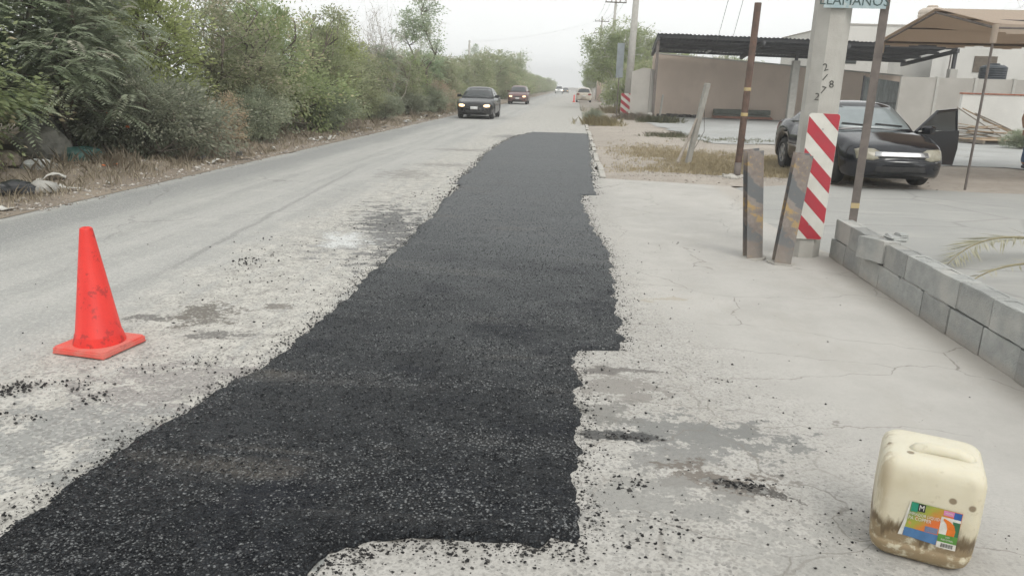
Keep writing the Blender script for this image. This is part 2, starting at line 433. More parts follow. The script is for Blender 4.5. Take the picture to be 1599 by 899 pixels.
# ---- yard surfaces behind the block wall
def yard_mat(name, a, b, c):
    t = NT(name); p = t.pos(); n1 = t.noise(p, 0.4, 6, 0.65); n2 = t.noise(t.vscale(p, (0.5, 2.5, 1)), 1.2, 7, 0.65); n3 = t.noise(p, 40, 5, 0.7)
    col = t.mix(t.step(n1, 0.35, 0.65), a, b); col = t.mix(t.mul(t.step(n2, 0.5, 0.7), 0.65), col, c)
    ed = t.voro(t.vscale(p, (0.35, 0.5, 1)), 1.0, 'DISTANCE_TO_EDGE').outputs['Distance']
    ck = t.inv(t.step(ed, 0.003, 0.012)); col = t.mix(t.mul(ck, 0.35), col, tuple(q*0.5 for q in a))
    return t.finish(col, 0.85, t.bump(t.addm(n3, n2), 0.4, 0.01), spec=0.3)
m_yard = yard_mat('yard_asphalt', (0.355, 0.35, 0.33), (0.31, 0.31, 0.295), (0.40, 0.39, 0.365))
m_yardc = yard_mat('yard_concrete', (0.40, 0.405, 0.395), (0.33, 0.335, 0.325), (0.27, 0.255, 0.225))
sheet('yard_pavement', [(2.05, -4), (40, -4), (40, 13.2), (9, 13.3), (6.5, 13.4), (4.6, 13.6), (2.9, 13.0), (2.05, 12)], 0.0015, m_yard, 0.25, 0.2, 13)
sheet('yard_concrete', [(4.3, 23.5), (6.4, 24.2), (7.0, 18.5), (40, 18.0), (40, 47), (4.3, 47), (3.7, 36), (3.9, 30)], 0.016, m_yardc, 0.5, 0.25, 17)

# ---- kerb along the verge
m_kerb = simple('kerb_concrete', (0.46, 0.44, 0.40), (0.36, 0.345, 0.315), 4, 0.9, 0.4, 40, space='pos')
k = MB(); yy = 13.4; kx = 0.535
while yy < 60:
    L = 1.0; zt = 0.035+random.uniform(-0.035, 0.02)
    if random.random() > 0.12: k.box((kx-0.02, yy+0.004, -0.06), (kx+0.09, yy+L-0.004, zt), Tm((random.uniform(-.015, .015), 0, 0)), 0.012)
    yy += L
tag(k.build('kerb', m_kerb), kind='structure')

# ---- the fresh asphalt patch
def patch_mat():
    t = NT('fresh_asphalt'); p = t.pos(); sep = t.n('SeparateXYZ', {0: p}); x, y = sep.outputs[0], sep.outputs[1]
    big = t.noise(p, 0.9, 5, 0.6); mid = t.noise(p, 3.2, 6, 0.65); cross = t.noise(t.vscale(p, (0.45, 2.6, 1)), 1.0, 6, 0.65)
    pw = t.n('VectorMath', {0: p, 1: t.n('VectorMath', {0: t.n('TexNoise', {'Vector': p, 'Scale': 40, 'Detail': 2}).outputs['Color'], 'Scale': 0.012}, operation='SCALE').outputs[0]}, operation='ADD').outputs[0]
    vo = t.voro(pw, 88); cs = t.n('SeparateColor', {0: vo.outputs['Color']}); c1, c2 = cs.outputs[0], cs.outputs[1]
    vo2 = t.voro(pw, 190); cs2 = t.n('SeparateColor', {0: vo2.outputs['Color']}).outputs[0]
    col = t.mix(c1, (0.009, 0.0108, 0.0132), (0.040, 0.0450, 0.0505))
    col = t.mix(t.mul(t.step(vo.outputs['Distance'], 0.30, 0.62), 0.85), col, (0.007, 0.0075, 0.009))  # bitumen between the stones, blackened to paint in the crevice shade
    sheen_dust = t.mul(t.step(t.addm(y, t.mul(t.math('SUBTRACT', big, 0.5), 5.0)), 2.2, 10.0), 0.85)  # grazing sheen and dust mixed into the colour, growing with distance
    sheen_dust = t.math('POWER', sheen_dust, 0.8)
    col = t.mix(sheen_dust, col, (0.138, 0.146, 0.150))
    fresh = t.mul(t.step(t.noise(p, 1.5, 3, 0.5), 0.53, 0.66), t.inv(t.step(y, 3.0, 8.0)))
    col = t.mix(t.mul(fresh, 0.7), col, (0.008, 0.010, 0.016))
    # dusted stones, more of them in bands across the lane
    dust = t.step(t.addm(t.mul(cross, 0.65), t.mul(mid, 0.45)), 0.47, 0.72)
    thr = t.math('SUBTRACT', 0.96, t.mul(dust, 0.46))
    lit = t.mul(t.step(t.math('SUBTRACT', c2, thr), 0.0, 0.04), t.inv(t.step(vo.outputs['Distance'], 0.35, 0.6)))
    col = t.mix(t.mul(lit, 0.85), col, t.mix(cs2, (0.115, 0.120, 0.122), (0.29, 0.298, 0.298)))
    col = t.mix(t.mul(t.step(cs2, 0.9, 0.94), t.addm(0.15, t.mul(dust, 0.4))), col, (0.16, 0.155, 0.15))
    # brown dust smears
    br = t.mul(t.step(cross, 0.52, 0.70), t.step(big, 0.45, 0.62))
    col = t.mix(t.mul(br, 0.45), col, (0.14, 0.124, 0.104))
    rake = t.step(t.noise(t.vscale(p, (0.5, 9.0, 1)), 1.0, 4, 0.6), 0.55, 0.72)
    col = t.mix(t.mul(rake, 0.25), col, (0.09, 0.088, 0.086))
    h = t.addm(t.mul(t.inv(vo.outputs['Distance']), 1.0), t.mul(t.inv(vo2.outputs['Distance']), 0.35))
    h = t.addm(h, t.mul(c1, 0.5)); h = t.addm(h, t.mul(mid, 1.2))
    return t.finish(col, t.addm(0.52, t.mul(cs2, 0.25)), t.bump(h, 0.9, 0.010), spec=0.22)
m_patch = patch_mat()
LX = np.array([(0.6,-1.95),(2.05,-1.87),(2.77,-1.86),(3.15,-1.77),(3.67,-1.67),(4.47,-1.62),(5.43,-1.60),(7.3,-1.61),(9.0,-1.66),(10.24,-1.71),(11.6,-1.70),(11.8,-1.80),(12.6,-1.86),(14.3,-1.88),(17,-1.97),(18.95,-2.0),(21,-1.94),(23,-1.84),(24.7,-1.66),(25.3,-1.50),(25.9,-1.46),(26.6,-1.44)])
RX = np.array([(0.6,-0.92),(2.02,-0.78),(2.14,-0.72),(2.205,-0.62),(2.235,-0.36),(2.25,-0.20),(2.275,-0.06),(2.30,0.02),(2.315,0.105),(2.5,0.12),(2.76,0.09),(3.01,0.10),(3.35,0.11),(3.75,0.09),(4.20,0.095),(4.28,0.11),(4.30,0.36),(4.5,0.37),(5.2,0.385),(6.0,0.40),(6.7,0.40),(7.43,0.38),(8.3,0.28),(9.5,0.20),(11.02,0.16),(11.06,0.17),(11.09,0.39),(13.2,0.385),(16,0.42),(20.5,0.46),(23.5,0.50),(26.6,0.51)])
def patch_edges(y):
    l = np.interp(y, LX[:, 0], LX[:, 1])+fnoise(y, y*0+3, 1.7, 3, 31)*0.05+fnoise(y, y*0+5, 11.0, 4, 32)*0.050
    r = np.interp(y, RX[:, 0], RX[:, 1])+fnoise(y, y*0+7, 2.0, 2, 33)*0.03+fnoise(y, y*0+9, 9.0, 4, 34)*0.075
    return l, r
ys = [0.9]
while ys[-1] < 26.3: ys.append(ys[-1]+0.0042*(1.4+ys[-1]))
ys = np.array(ys)
l, r = patch_edges(ys)
gx = np.linspace(-2.15, 0.62, 190); nc = len(gx)
PY = np.repeat(ys[:, None], nc, 1)
PX = np.repeat(gx[None, :], len(ys), 0)+fnoise(np.repeat(gx[None, :], len(ys), 0), PY, 9, 2, 35)*0.008
PX = np.clip(PX, l[:, None], r[:, None])
PY = PY+fnoise(PX, PY*1.0, 14, 2, 37)*0.010+(fnoise(PX*1.0, PY*0, 4.5, 3, 38)*0.16+fnoise(PX*1.0, PY*0, 22, 3, 39)*0.06)*np.clip((2.6-PY)/0.3, 0, 1)
edge = np.minimum(np.minimum(PX-l[:, None], r[:, None]-PX), np.minimum(PY-0.9, 26.3-PY)).clip(0, None)
rise = np.clip(edge/0.05, 0, 1)**0.6
PZ = 0.004+0.022*rise+fnoise(PX, PY, 1.1, 3, 40)*0.016*rise+fnoise(PX, PY, 28, 3, 41)*0.011*rise*np.clip(1.25-PY/7, 0, 1)
nr = len(ys); V = np.stack([PX.ravel(), PY.ravel(), PZ.ravel()], 1)
i = np.arange(nc-1)[None, :]+np.arange(nr-1)[:, None]*nc
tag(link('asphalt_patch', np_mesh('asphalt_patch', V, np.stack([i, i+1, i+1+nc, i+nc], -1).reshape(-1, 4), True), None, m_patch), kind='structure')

# ---- loose stones (uncountable): crushed-stone shapes joined into one mesh
def stones(name, P, S, mat, seed=0, flat=0.6, attrs=True):
    g = np.random.RandomState(seed); n = len(P)
    base = np.array([(1,0,0),(-1,0,0),(0,1,0),(0,-1,0),(0,0,1),(0,0,-1)], float)
    fc = np.array([(0,2,4),(2,1,4),(1,3,4),(3,0,4),(2,0,5),(1,2,5),(3,1,5),(0,3,5)])
    V = base[None]*(0.65+0.7*g.rand(n, 6, 1))+g.randn(n, 6, 3)*0.16
    a = g.rand(n)*6.283; c, s = np.cos(a), np.sin(a)
    X = V[..., 0]*c[:, None]-V[..., 1]*s[:, None]; Y = V[..., 0]*s[:, None]+V[..., 1]*c[:, None]
    V = np.stack([X, Y*(0.6+0.4*g.rand(n, 1)), V[..., 2]*flat], -1)*np.asarray(S)[:, None, None]+np.asarray(P)[:, None, :]
    Fq = (fc[None]+(np.arange(n)*6)[:, None, None]).reshape(-1, 3)
    tint = np.repeat(g.rand(n), 6)
    return tag(link(name, np_mesh(name, V.reshape(-1, 3), Fq, False, {'tint': tint}), None, mat), kind='stuff')
def tint_mat(name, a, b, lo=0.0, hi=1.0, rough=0.6, spec=0.4):
    t = NT(name); f = t.n('Attribute', attribute_name='tint').outputs['Fac']
    col = t.mix(t.step(f, lo, hi), a, b)
    return t.finish(col, rough, t.bump(t.noise(t.pos(), 220, 2), 0.3, 0.003), spec=spec)
m_chip = tint_mat('asphalt_chips', (0.012, 0.0135, 0.0165), (0.19, 0.196, 0.198), 0.5, 1.15, 0.5, 0.25)
m_chip2 = tint_mat('asphalt_crumbs', (0.018, 0.018, 0.019), (0.085, 0.082, 0.078), 0.2, 1.0, 0.7, 0.2)

# stones standing proud of the patch in the foreground
g = np.random.RandomState(3)
n = 105000
yy = 1.3+(15.0-1.3)*g.rand(n)**2.6
yy = yy[g.rand(n) > (yy-1.3)/14.5]; n = len(yy)
ll, rr = patch_edges(yy); xx = ll+0.01+(rr-ll-0.02)*g.rand(n)
keep = (yy > 2.3) | (xx < rr-0.04)
xx, yy = xx[keep], yy[keep]
zz = 0.026+fnoise(xx, yy, 1.1, 3, 40)*0.016+g.rand(len(xx))*0.003
stones('asphalt_aggregate', np.stack([xx, yy, zz], 1), 0.0022+0.0036*g.rand(len(xx))**1.8, m_chip, 4, 0.7).__setitem__('label', 'black crushed stone standing out of the fresh asphalt patch')
# crumbs spilled along both edges and in clusters
P = []; S = []
def spill(n, fx, fy, z=0.004, smin=0.003, smax=0.010):
    for _ in range(n):
        P.append((fx(), fy(), z)); S.append(smin+(smax-smin)*random.random()**3)
for _ in range(700):
    x = random.uniform(-0.78, 0.12); y = 2.25+random.gauss(0, 0.045)-(0.12 if x < -0.6 else 0)
    P.append((x, y, 0.008)); S.append(0.0025+0.007*random.random()**3)
for _ in range(6500):
    y = 1.6+8.5*random.random()**1.6; l_, r_ = patch_edges(np.array([y])); side = random.random() < 0.5
    d = abs(random.gauss(0, 0.075 if side else 0.05))
    x = (l_[0]-d) if side else (r_[0]+d)
    P.append((x, y, 0.007)); S.append(0.0018+0.0068*random.random()**4)
for _ in range(1500):
    y = 10+16*random.random(); l_, r_ = patch_edges(np.array([y])); side = random.random() < 0.6; d = abs(random.gauss(0, 0.07))
    P.append(((l_[0]-d) if side else (r_[0]+d), y, 0.007)); S.append(0.006+0.010*random.random()**2)
for _ in range(800):   # concrete apron, thinning away from the patch
    y = 1.8+random.random()**1.3*6; x = 0.12+random.expovariate(2.2)
    if x < 2.5: P.append((x, y, 0.010)); S.append(0.002+0.007*random.random()**4)
for _ in range(600):    # old road strip
    y = 2.0+random.random()**1.2*8; x = -1.75-random.expovariate(1.6)
    P.append((x, y, 0.004)); S.append(0.002+0.009*random.random()**4)
for (cx, cy, sx, sy, n, smax) in [(-2.74, 6.15, 0.10, 0.16, 90, 0.017), (-2.72, 3.27, 0.06, 0.05, 150, 0.014), (-2.45, 3.34, 0.12, 0.05, 60, 0.012), (-2.28, 3.2, 0.06, 0.04, 40, 0.013),
        (-2.3, 3.6, 0.16, 0.06, 70, 0.010), (-2.0, 3.75, 0.10, 0.05, 60, 0.011), (-2.5, 2.95, 0.08, 0.05, 50, 0.012), (-2.9, 6.8, 0.25, 0.25, 60, 0.012), (-2.5, 5.6, 0.2, 0.2, 50, 0.010),
        (0.76, 2.77, 0.07, 0.022, 140, 0.012), (0.32, 3.14, 0.07, 0.02, 70, 0.012), (0.30, 2.72, 0.06, 0.04, 60, 0.013), (0.40, 2.42, 0.10, 0.06, 60, 0.012), (1.05, 2.45, 0.16, 0.08, 70, 0.007),
        (1.75, 2.45, 0.10, 0.05, 40, 0.007), (0.25, 2.3, 0.08, 0.05, 50, 0.012), (-0.35, 2.16, 0.16, 0.04, 120, 0.012), (-0.62, 2.12, 0.05, 0.08, 90, 0.010), (0.9, 3.9, 0.05, 0.03, 14, 0.010), (1.2, 3.4, 0.25, 0.2, 26, 0.008),
        (-2.1, 8.2, 0.16, 0.5, 120, 0.012), (-1.95, 10.6, 0.2, 0.3, 60, 0.014)]:
    for _ in range(n):
        P.append((random.gauss(cx, sx), random.gauss(cy, sy), 0.008)); S.append(0.002+smax*random.random()**2.6*0.75)
stones('asphalt_crumbs', np.array(P), np.array(S), m_chip2, 6, 0.7).__setitem__('label', 'loose black asphalt crumbs scattered beside the patch')
# pebbles and rubble of the verges
m_peb = tint_mat('pebbles', (0.20, 0.175, 0.15), (0.52, 0.49, 0.45), 0, 1, 0.9, 0.2)
P = []; S = []
for _ in range(2600):
    y = 6.5+random.random()**1.7*40; x = -6.2-random.expovariate(1.3)
    if x > -10: P.append((x, y, verge_h(x, y)+0.005)); S.append(0.010+0.045*random.random()**4)
for _ in range(900):
    y = 8+random.random()**1.5*40; x = -6.0-abs(random.gauss(0.15, 0.25)); P.append((x, y, max(0.004, verge_h(x, y)))); S.append(0.008+0.02*random.random()**3)
for _ in range(1800):
    x = 0.7+random.random()*6; y = 13.3+random.random()**1.5*18; P.append((x, y, rverge_h(x, y))); S.append(0.006+0.03*random.random()**5)
for _ in range(2600):
    c = random.choice([(2.6, 16.2, .8, .9), (1.6, 15.0, .6, .8), (3.4, 14.4, .8, .4), (4.6, 15.0, 1.0, .5), (2.2, 20, .7, 2)]); x = random.gauss(c[0], c[2]); y = max(13.5, random.gauss(c[1], c[3]))
    if x > 0.75: P.append((x, y, rverge_h(x, y))); S.append(0.008+0.016*random.random()**2)
stones('verge_rubble', np.array(P), np.array(S), m_peb, 9, 0.6).__setitem__('label', 'pale pebbles and rubble scattered along the verges')
# ================================================================== VEGETATION
def leaf_mat(name, a, b, c=None, trans=0.46):
    t = NT(name); f = t.n('Attribute', attribute_name='tint').outputs['Fac']; rnd = t.n('ObjectInfo').outputs['Random']
    col = t.mix(f, a, b)
    if c: col = t.mix(t.step(f, 0.86, 0.95), col, c)
    v = t.n('HueSaturation', {'Color': col, 'Hue': t.addm(0.474, t.mul(rnd, 0.026)), 'Saturation': t.addm(0.74, t.mul(rnd, 0.25)), 'Value': t.addm(0.88, t.mul(rnd, 0.26))})
    d = t.n('BsdfPrincipled', {'Base Color': v.outputs[0], 'Roughness': 0.6, 'Specular IOR Level': 0.25})
    tr = t.n('BsdfTranslucent', {'Color': v.outputs[0]})
    mx = t.n('MixShader', {0: trans, 1: d.outputs[0], 2: tr.outputs[0]})
    t.t.links.new(mx.outputs[0], t.out.inputs[0]); return t.m
m_bark = simple('bark', (0.19, 0.165, 0.135), (0.12, 0.10, 0.085), 14, 0.95, 0.7, 50)
m_bark_w = simple('limewashed_bark', (0.62, 0.60, 0.56), (0.45, 0.43, 0.40), 10, 0.9, 0.6, 50)
m_twig = simple('dry_twigs', (0.40, 0.36, 0.315), (0.30, 0.27, 0.235), 10, 0.95, 0.3, 40)
LM = dict(
    feather=leaf_mat('feathery_leaves', (0.240, 0.331, 0.197), (0.494, 0.583, 0.391), (0.600, 0.600, 0.448)),
    olive=leaf_mat('olive_leaves', (0.220, 0.285, 0.134), (0.426, 0.477, 0.253), (0.600, 0.530, 0.347)),
    dark=leaf_mat('dusty_dark_leaves', (0.195, 0.234, 0.160), (0.394, 0.436, 0.303), (0.600, 0.600, 0.441)),
    lime=leaf_mat('bright_leaves', (0.260, 0.325, 0.119), (0.466, 0.532, 0.217)),
    brown=leaf_mat('brown_leaves', (0.347, 0.271, 0.185), (0.587, 0.477, 0.336), (0.240, 0.271, 0.152)),
    tree=leaf_mat('street_tree_leaves', (0.178, 0.238, 0.111), (0.388, 0.438, 0.223)))

def leaf_quads(C, D, N, L, W):
    """diamond leaves: centre C, direction D, normal N, length L, width W (all arrays)"""
    D = D/np.linalg.norm(D, axis=1, keepdims=True); S = np.cross(D, N); S /= np.linalg.norm(S, axis=1, keepdims=True)+1e-9
    L = np.asarray(L)[:, None]; W = np.asarray(W)[:, None]
    nrm = np.cross(S, D)
    V = np.stack([C-D*L/2, C+S*W/2-D*L*0.05+nrm*W*0.12, C+D*L/2, C-S*W/2-D*L*0.05+nrm*W*0.12], 1).reshape(-1, 3)
    return V

def crown_mesh(name, seed, blobs, nclump, per, clump_r, leaf, kind='leaf', droop=0.2):
    """leaves gathered in clumps through the volume of a few uneven lobes; returns (mesh, clump centres)"""
    g = np.random.RandomState(seed)
    B = np.array(blobs, float); w = B[:, 3]*B[:, 4]*B[:, 5]; w = w**0.75; w /= w.sum()
    bi = g.choice(len(B), nclump, p=w)
    d = g.randn(nclump, 3); d /= np.linalg.norm(d, axis=1, keepdims=True)
    rr = g.rand(nclump)**0.42
    cen = B[bi, :3]+d*rr[:, None]*B[bi, 3:6]*(0.85+0.4*g.rand(nclump, 1))
    cen[:, 2] = np.maximum(cen[:, 2], 0.10)
    Vs = []; T = []
    if kind == 'leaf':
        cnt = (per*(0.4+1.2*g.rand(nclump))).astype(int)
        idx = np.repeat(np.arange(nclump), cnt); m = len(idx)
        sc = clump_r*(0.6+0.8*g.rand(nclump))
        off = g.randn(m, 3)*sc[idx][:, None]*np.array([1, 1, 0.7])*0.6
        C = cen[idx]+off
        out = off+0.5*(cen[idx]-B[bi[idx], :3]); out += g.randn(m, 3)*0.25*clump_r
        out[:, 2] -= droop*clump_r
        N = g.randn(m, 3)*0.7+np.array([0, 0, 1.0])
        s = leaf*(0.6+0.8*g.rand(m))
        V = leaf_quads(C, out+1e-4, N, s, s*0.5); T = np.clip(g.rand(nclump)[idx]*0.55+g.rand(m)*0.55, 0, 1)
    else:  # pinnate fronds
        nf = (per*(0.5+g.rand(nclump))).astype(int); idx = np.repeat(np.arange(nclump), nf); m = len(idx); k = 15
        o = cen[idx]+g.randn(m, 3)*clump_r*0.35
        dr = g.randn(m, 3); dr[:, 2] = np.abs(dr[:, 2])*0.4+0.15; dr += 0.9*(cen[idx]-B[bi[idx], :3])/clump_r*0.3
        dr /= np.linalg.norm(dr, axis=1, keepdims=True)
        Lf = leaf*(0.7+0.6*g.rand(m))
        u = np.linspace(0.12, 1, k)
        pts = o[:, None]+dr[:, None]*u[None, :, None]*Lf[:, None, None]
        pts[..., 2] -= (u[None]**2)*Lf[:, None]*(0.35+droop*g.rand(m, 1))
        tang = dr[:, None]*np.ones((1, k, 1)); tang[..., 2] -= 2*u[None]*0.45
        tang /= np.linalg.norm(tang, axis=2, keepdims=True)
        side = np.cross(tang, np.array([0, 0, 1.0])); side /= np.linalg.norm(side, axis=2, keepdims=True)+1e-9
        ll = 0.23*Lf[:, None]*(np.sin(np.pi*(0.15+0.8*u))[None])
        allV = []
        for sg in (1, -1):
            dd = side*sg+tang*0.45; dd[..., 2] -= 0.22
            C = pts+dd*ll[..., None]*0.5
            N = np.broadcast_to(np.array([0, 0, 1.0]), C.shape)+g.randn(*C.shape)*0.25
            allV.append(leaf_quads(C.reshape(-1, 3), dd.reshape(-1, 3), N.reshape(-1, 3), ll.ravel(), ll.ravel()*0.30+0.005))
        V = np.concatenate(allV); tt = np.clip(g.rand(nclump)[idx]*0.6+g.rand(m)*0.5, 0, 1); T = np.concatenate([np.repeat(tt, k)]*2)
    n = len(V)//4
    me = np_mesh(name, V, np.arange(n*4).reshape(n, 4), False, {'tint': np.repeat(np.asarray(T)[:n], 4)})
    return me, cen

def limb(mb, g, a, b, r0, r1, wig=0.12, n=4, sides=6):
    a = np.array(a, float); b = np.array(b, float); L = np.linalg.norm(b-a)
    pts = []
    for i in range(n+1):
        u = i/n; p = a+(b-a)*u; p = p+g.randn(3)*wig*L*0.22*math.sin(math.pi*u); p[2] += 0.10*L*math.sin(math.pi*u)*0.6
        pts.append(tuple(p))
    mb.tube(pts, [r0+(r1-r0)*i/n for i in range(n+1)], sides, False)
    return pts

def wood_mesh(name, seed, stems, cen, r=0.05, frac=0.35, fork=0.5):
    """stems rise from the base; limbs reach out to a share of the leaf clumps"""
    g = np.random.RandomState(seed); mb = MB(); nodes = []
    for (bx, by, tx, ty, tz) in stems:
        pts = limb(mb, g, (bx, by, -0.15), (tx, ty, tz), r, r*0.35, 0.35, 6, 8)
        nodes += [(np.array(p), r*(1-0.65*i/6)) for i, p in enumerate(pts) if i >= 1]
    sel = g.choice(len(cen), max(3, int(len(cen)*frac)), replace=False)
    P = np.array([n_[0] for n_ in nodes])
    for k_ in sel:
        c = cen[k_]; d = np.linalg.norm(P-c, axis=1)+np.where(P[:, 2] > c[2], 1.5, 0); j = int(np.argmin(d))
        rr = min(nodes[j][1]*0.6, 0.012+0.012*d[j]); limb(mb, g, P[j], c, rr, 0.003, 0.3, 3, 5)
    return mb.mesh(name, True)

PROTO = {}
def plant_proto(key, name, leafkey, seed, blobs, nclump, per, clump_r, leaf, stems, kind='leaf', droop=0.2, r=0.05, frac=0.35, bark=None):
    cm, cen = crown_mesh('crown', seed, blobs, nclump, per, clump_r, leaf, kind, droop)
    wm = wood_mesh('trunk', seed+1, stems, cen, r, frac)
    cm.materials.append(LM[leafkey]); wm.materials.append(bark or m_bark)
    PROTO[key] = (name, cm, wm)

def plant(key, x, y, z=None, s=1.0, rz=0.0, label=None, cat='shrub', group=None, sz=1.0):
    name, cm, wm = PROTO[key]
    zz = z if z is not None else (verge_h(x, y) if x < -6 else 0.0)
    o = empty(name, (x, y, zz-0.02), rz, label, cat, group); o.scale = (s, s, s*sz)
    for nm, me in (('trunk', wm), ('crown', cm)):
        c = bpy.data.objects.new(nm, me); COL.objects.link(c); c.parent = o
    return o

# prototypes, unit size about 3 to 4 m tall
st = lambda n, sp, h, sd: [(random.Random(sd+i).uniform(-.15, .15), random.Random(sd+i+50).uniform(-.15, .15), random.Random(sd+i+90).uniform(-sp, sp), random.Random(sd+i+130).uniform(-sp, sp), h*random.Random(sd+i+170).uniform(.7, 1)) for i in range(n)]
plant_proto('feather', 'feathery_tree', 'feather', 100, [(0,0,2.2,1.3,1.3,1.1),(0.7,0.3,1.5,1.0,1.1,0.8),(-0.6,-0.5,1.6,1.1,1.0,0.9),(0.2,-0.4,3.1,0.9,0.9,0.7)], 260, 7, 0.30, 0.42, st(4, 0.8, 3.0, 1), 'frond', 0.5)
plant_proto('feather2', 'feathery_tree', 'feather', 120, [(0.2,0,1.9,1.2,1.4,1.2),(0.5,-0.7,1.1,1.1,0.9,0.8),(-0.5,0.6,2.7,0.9,1.0,0.8)], 250, 7, 0.30, 0.38, st(5, 0.7, 2.7, 9), 'frond', 0.4)
plant_proto('olive', 'scrub_bush', 'olive', 140, [(0,0,1.7,1.3,1.3,1.3),(0.6,0.6,1.0,1.1,1.1,0.9),(-0.5,-0.6,0.9,1.2,1.1,0.8),(0.1,0.2,2.8,0.8,0.8,0.7)], 330, 62, 0.27, 0.085, st(6, 0.8, 2.9, 20))
plant_proto('olive2', 'scrub_bush', 'olive', 160, [(0,0.2,1.5,1.2,1.5,1.2),(0.5,-0.7,1.2,1.1,1.0,1.0),(-0.3,0.6,2.4,0.9,0.9,0.8),(0.4,0.3,3.1,0.5,0.5,0.6)], 320, 62, 0.25, 0.075, st(6, 0.8, 3.1, 30))
plant_proto('dark', 'dense_bush', 'dark', 180, [(0,0,0.75,1.2,1.2,0.75),(0.5,0.4,0.6,0.9,0.9,0.6),(-0.5,-0.3,0.9,0.9,0.9,0.65)], 330, 60, 0.20, 0.065, st(8, 0.8, 1.1, 40), 'leaf', 0.2, 0.03)
plant_proto('lime', 'scrub_bush', 'lime', 200, [(0,0,1.9,1.0,1.0,1.2),(0.3,0.4,1.1,0.9,0.9,0.8),(-0.2,-0.3,2.8,0.7,0.7,0.7)], 260, 60, 0.25, 0.080, st(5, 0.6, 2.9, 50))
plant_proto('brown', 'dry_bush', 'brown', 220, [(0,0,0.7,0.9,0.9,0.7),(0.3,0.3,1.2,0.6,0.6,0.6)], 150, 34, 0.20, 0.060, st(9, 0.7, 1.4, 60), 'leaf', 0.3, 0.016, 0.8, m_twig)
plant_proto('airy', 'slender_tree', 'feather', 240, [(0,0,3.3,1.0,1.0,1.0),(0.4,0.3,4.5,0.9,0.9,0.9),(-0.5,0.2,4.0,0.8,0.8,0.8),(0.1,-0.1,5.4,0.6,0.6,0.6)], 130, 46, 0.28, 0.10, [(0,0,0.2,0.1,5.2),(0.05,0,-0.5,0.3,4.2)], 'leaf', 0.2, 0.06, 0.7)
plant_proto('street', 'street_tree', 'tree', 260, [(0,0,4.1,2.3,2.2,1.7),(-1.3,0.4,3.2,1.6,1.5,1.1),(1.1,-0.3,3.5,1.7,1.5,1.2),(0.3,0,5.6,1.5,1.4,1.0),(-0.8,0,5.2,1.0,1.0,0.8),(-2.0,0.2,4.6,1.0,1.0,0.8)], 300, 52, 0.40, 0.14, [(0,0,0.1,0.1,3.6),(0,0,-0.9,0.3,4.2),(0,0,0.9,-0.2,4.4)], 'leaf', 0.2, 0.16, 0.4, m_bark_w)
plant_proto('far', 'roadside_tree', 'olive', 280, [(0,0,2.0,1.8,1.8,1.5),(0.8,0.5,1.3,1.5,1.5,1.1),(-0.7,-0.4,2.9,1.2,1.2,1.0),(0.2,0,1.0,1.9,1.9,0.9)], 270, 44, 0.36, 0.13, st(4, 0.8, 3.0, 70))
# leafless shrub
def bare_proto(key, name, seed, n, h, sp, r=0.012):
    g = np.random.RandomState(seed); mb = MB()
    for i in range(n):
        top = (g.randn()*sp, g.randn()*sp, h*(0.6+0.5*g.rand())); pts = limb(mb, g, (g.randn()*.12, g.randn()*.12, -.1), top, r, 0.003, 0.25, 5, 5)
        for p in pts[2:]:
            for _ in range(3): limb(mb, g, p, np.array(p)+g.randn(3)*0.28+np.array([0, 0, 0.35]), r*0.35, 0.002, 0.3, 2, 4)
    me = mb.mesh('branches', True); me.materials.append(m_twig); PROTO[key] = (name, me)
bare_proto('bare', 'bare_shrub', 300, 26, 3.6, 0.75, 0.016)
bare_proto('bare_low', 'bare_shrub', 310, 18, 1.3, 0.4, 0.008)
def bare(key, x, y, s, rz, label, group=None, z=None):
    name, me = PROTO[key]
    o = bpy.data.objects.new(name, me); COL.objects.link(o); o.location = (x, y, verge_h(x, y) if z is None else z); o.rotation_euler = (0, 0, rz); o.scale = (s, s, s)
    return tag(o, label, 'shrub', group)

GH = 'scrub growing along the left roadside'
# --- near hedge: individuals
plant('olive', -9.3, 9.3, s=1.12, rz=0.4, label='leafy olive bush at the far left, behind the black rubbish bag', group=GH)
plant('feather', -8.9, 12.6, s=1.10, rz=2.1, label='feathery tree with long drooping fronds behind the teal sack', cat='tree', group=GH)
plant('feather2', -10.6, 11.2, s=1.35, rz=1.0, label='tall feathery tree in the back row above the grey rubbish heap', cat='tree', group=GH)
plant('olive2', -8.6, 7.2, s=1.0, rz=4.0, label='scrub bush nearest the camera at the left edge of the photo', group=GH)
plant('dark', -8.9, 13.9, s=0.8, rz=2.4, label='low leafy dark bush behind the teal sack, at the foot of the feathery tree', group=GH)
plant('dark', -7.75, 13.4, s=1.02, rz=0.3, label='rounded dusty dark bush leaning over the road edge, largest of the low bushes', group=GH)
plant('brown', -7.5, 15.6, s=0.62, rz=0.8, label='dry brown bush just beyond the rounded dark bush', group=GH)
plant('lime', -9.4, 16.2, s=1.10, rz=0.6, label='bright yellow-green bush rising behind the rounded dark bush', group=GH)
plant('olive', -9.9, 14.2, s=0.98, rz=5.1, label='olive scrub bush between the feathery tree and the yellow-green bush', group=GH)
plant('feather2', -11.2, 17.8, s=0.98, rz=3.0, label='feathery tree in the back row behind the yellow-green bush', cat='tree', group=GH)
plant('olive2', -8.5, 18.4, s=1.02, rz=1.9, label='tall olive bush next beyond the dry brown bush', group=GH)
plant('dark', -7.6, 17.6, s=0.75, rz=4.4, label='small dark bush at the verge beyond the dry brown bush', group=GH)
plant('olive', -8.6, 21.2, s=1.12, rz=2.7, label='broad olive bush in the middle of the near hedge', group=GH)
plant('feather2', -10.2, 22.4, s=1.12, rz=5.3, label='high feathery tree in the back row at the middle of the hedge', cat='tree', group=GH)
plant('olive2', -8.4, 24.4, s=1.08, rz=0.2, label='tall pointed olive bush before the leafless shrub', group=GH)
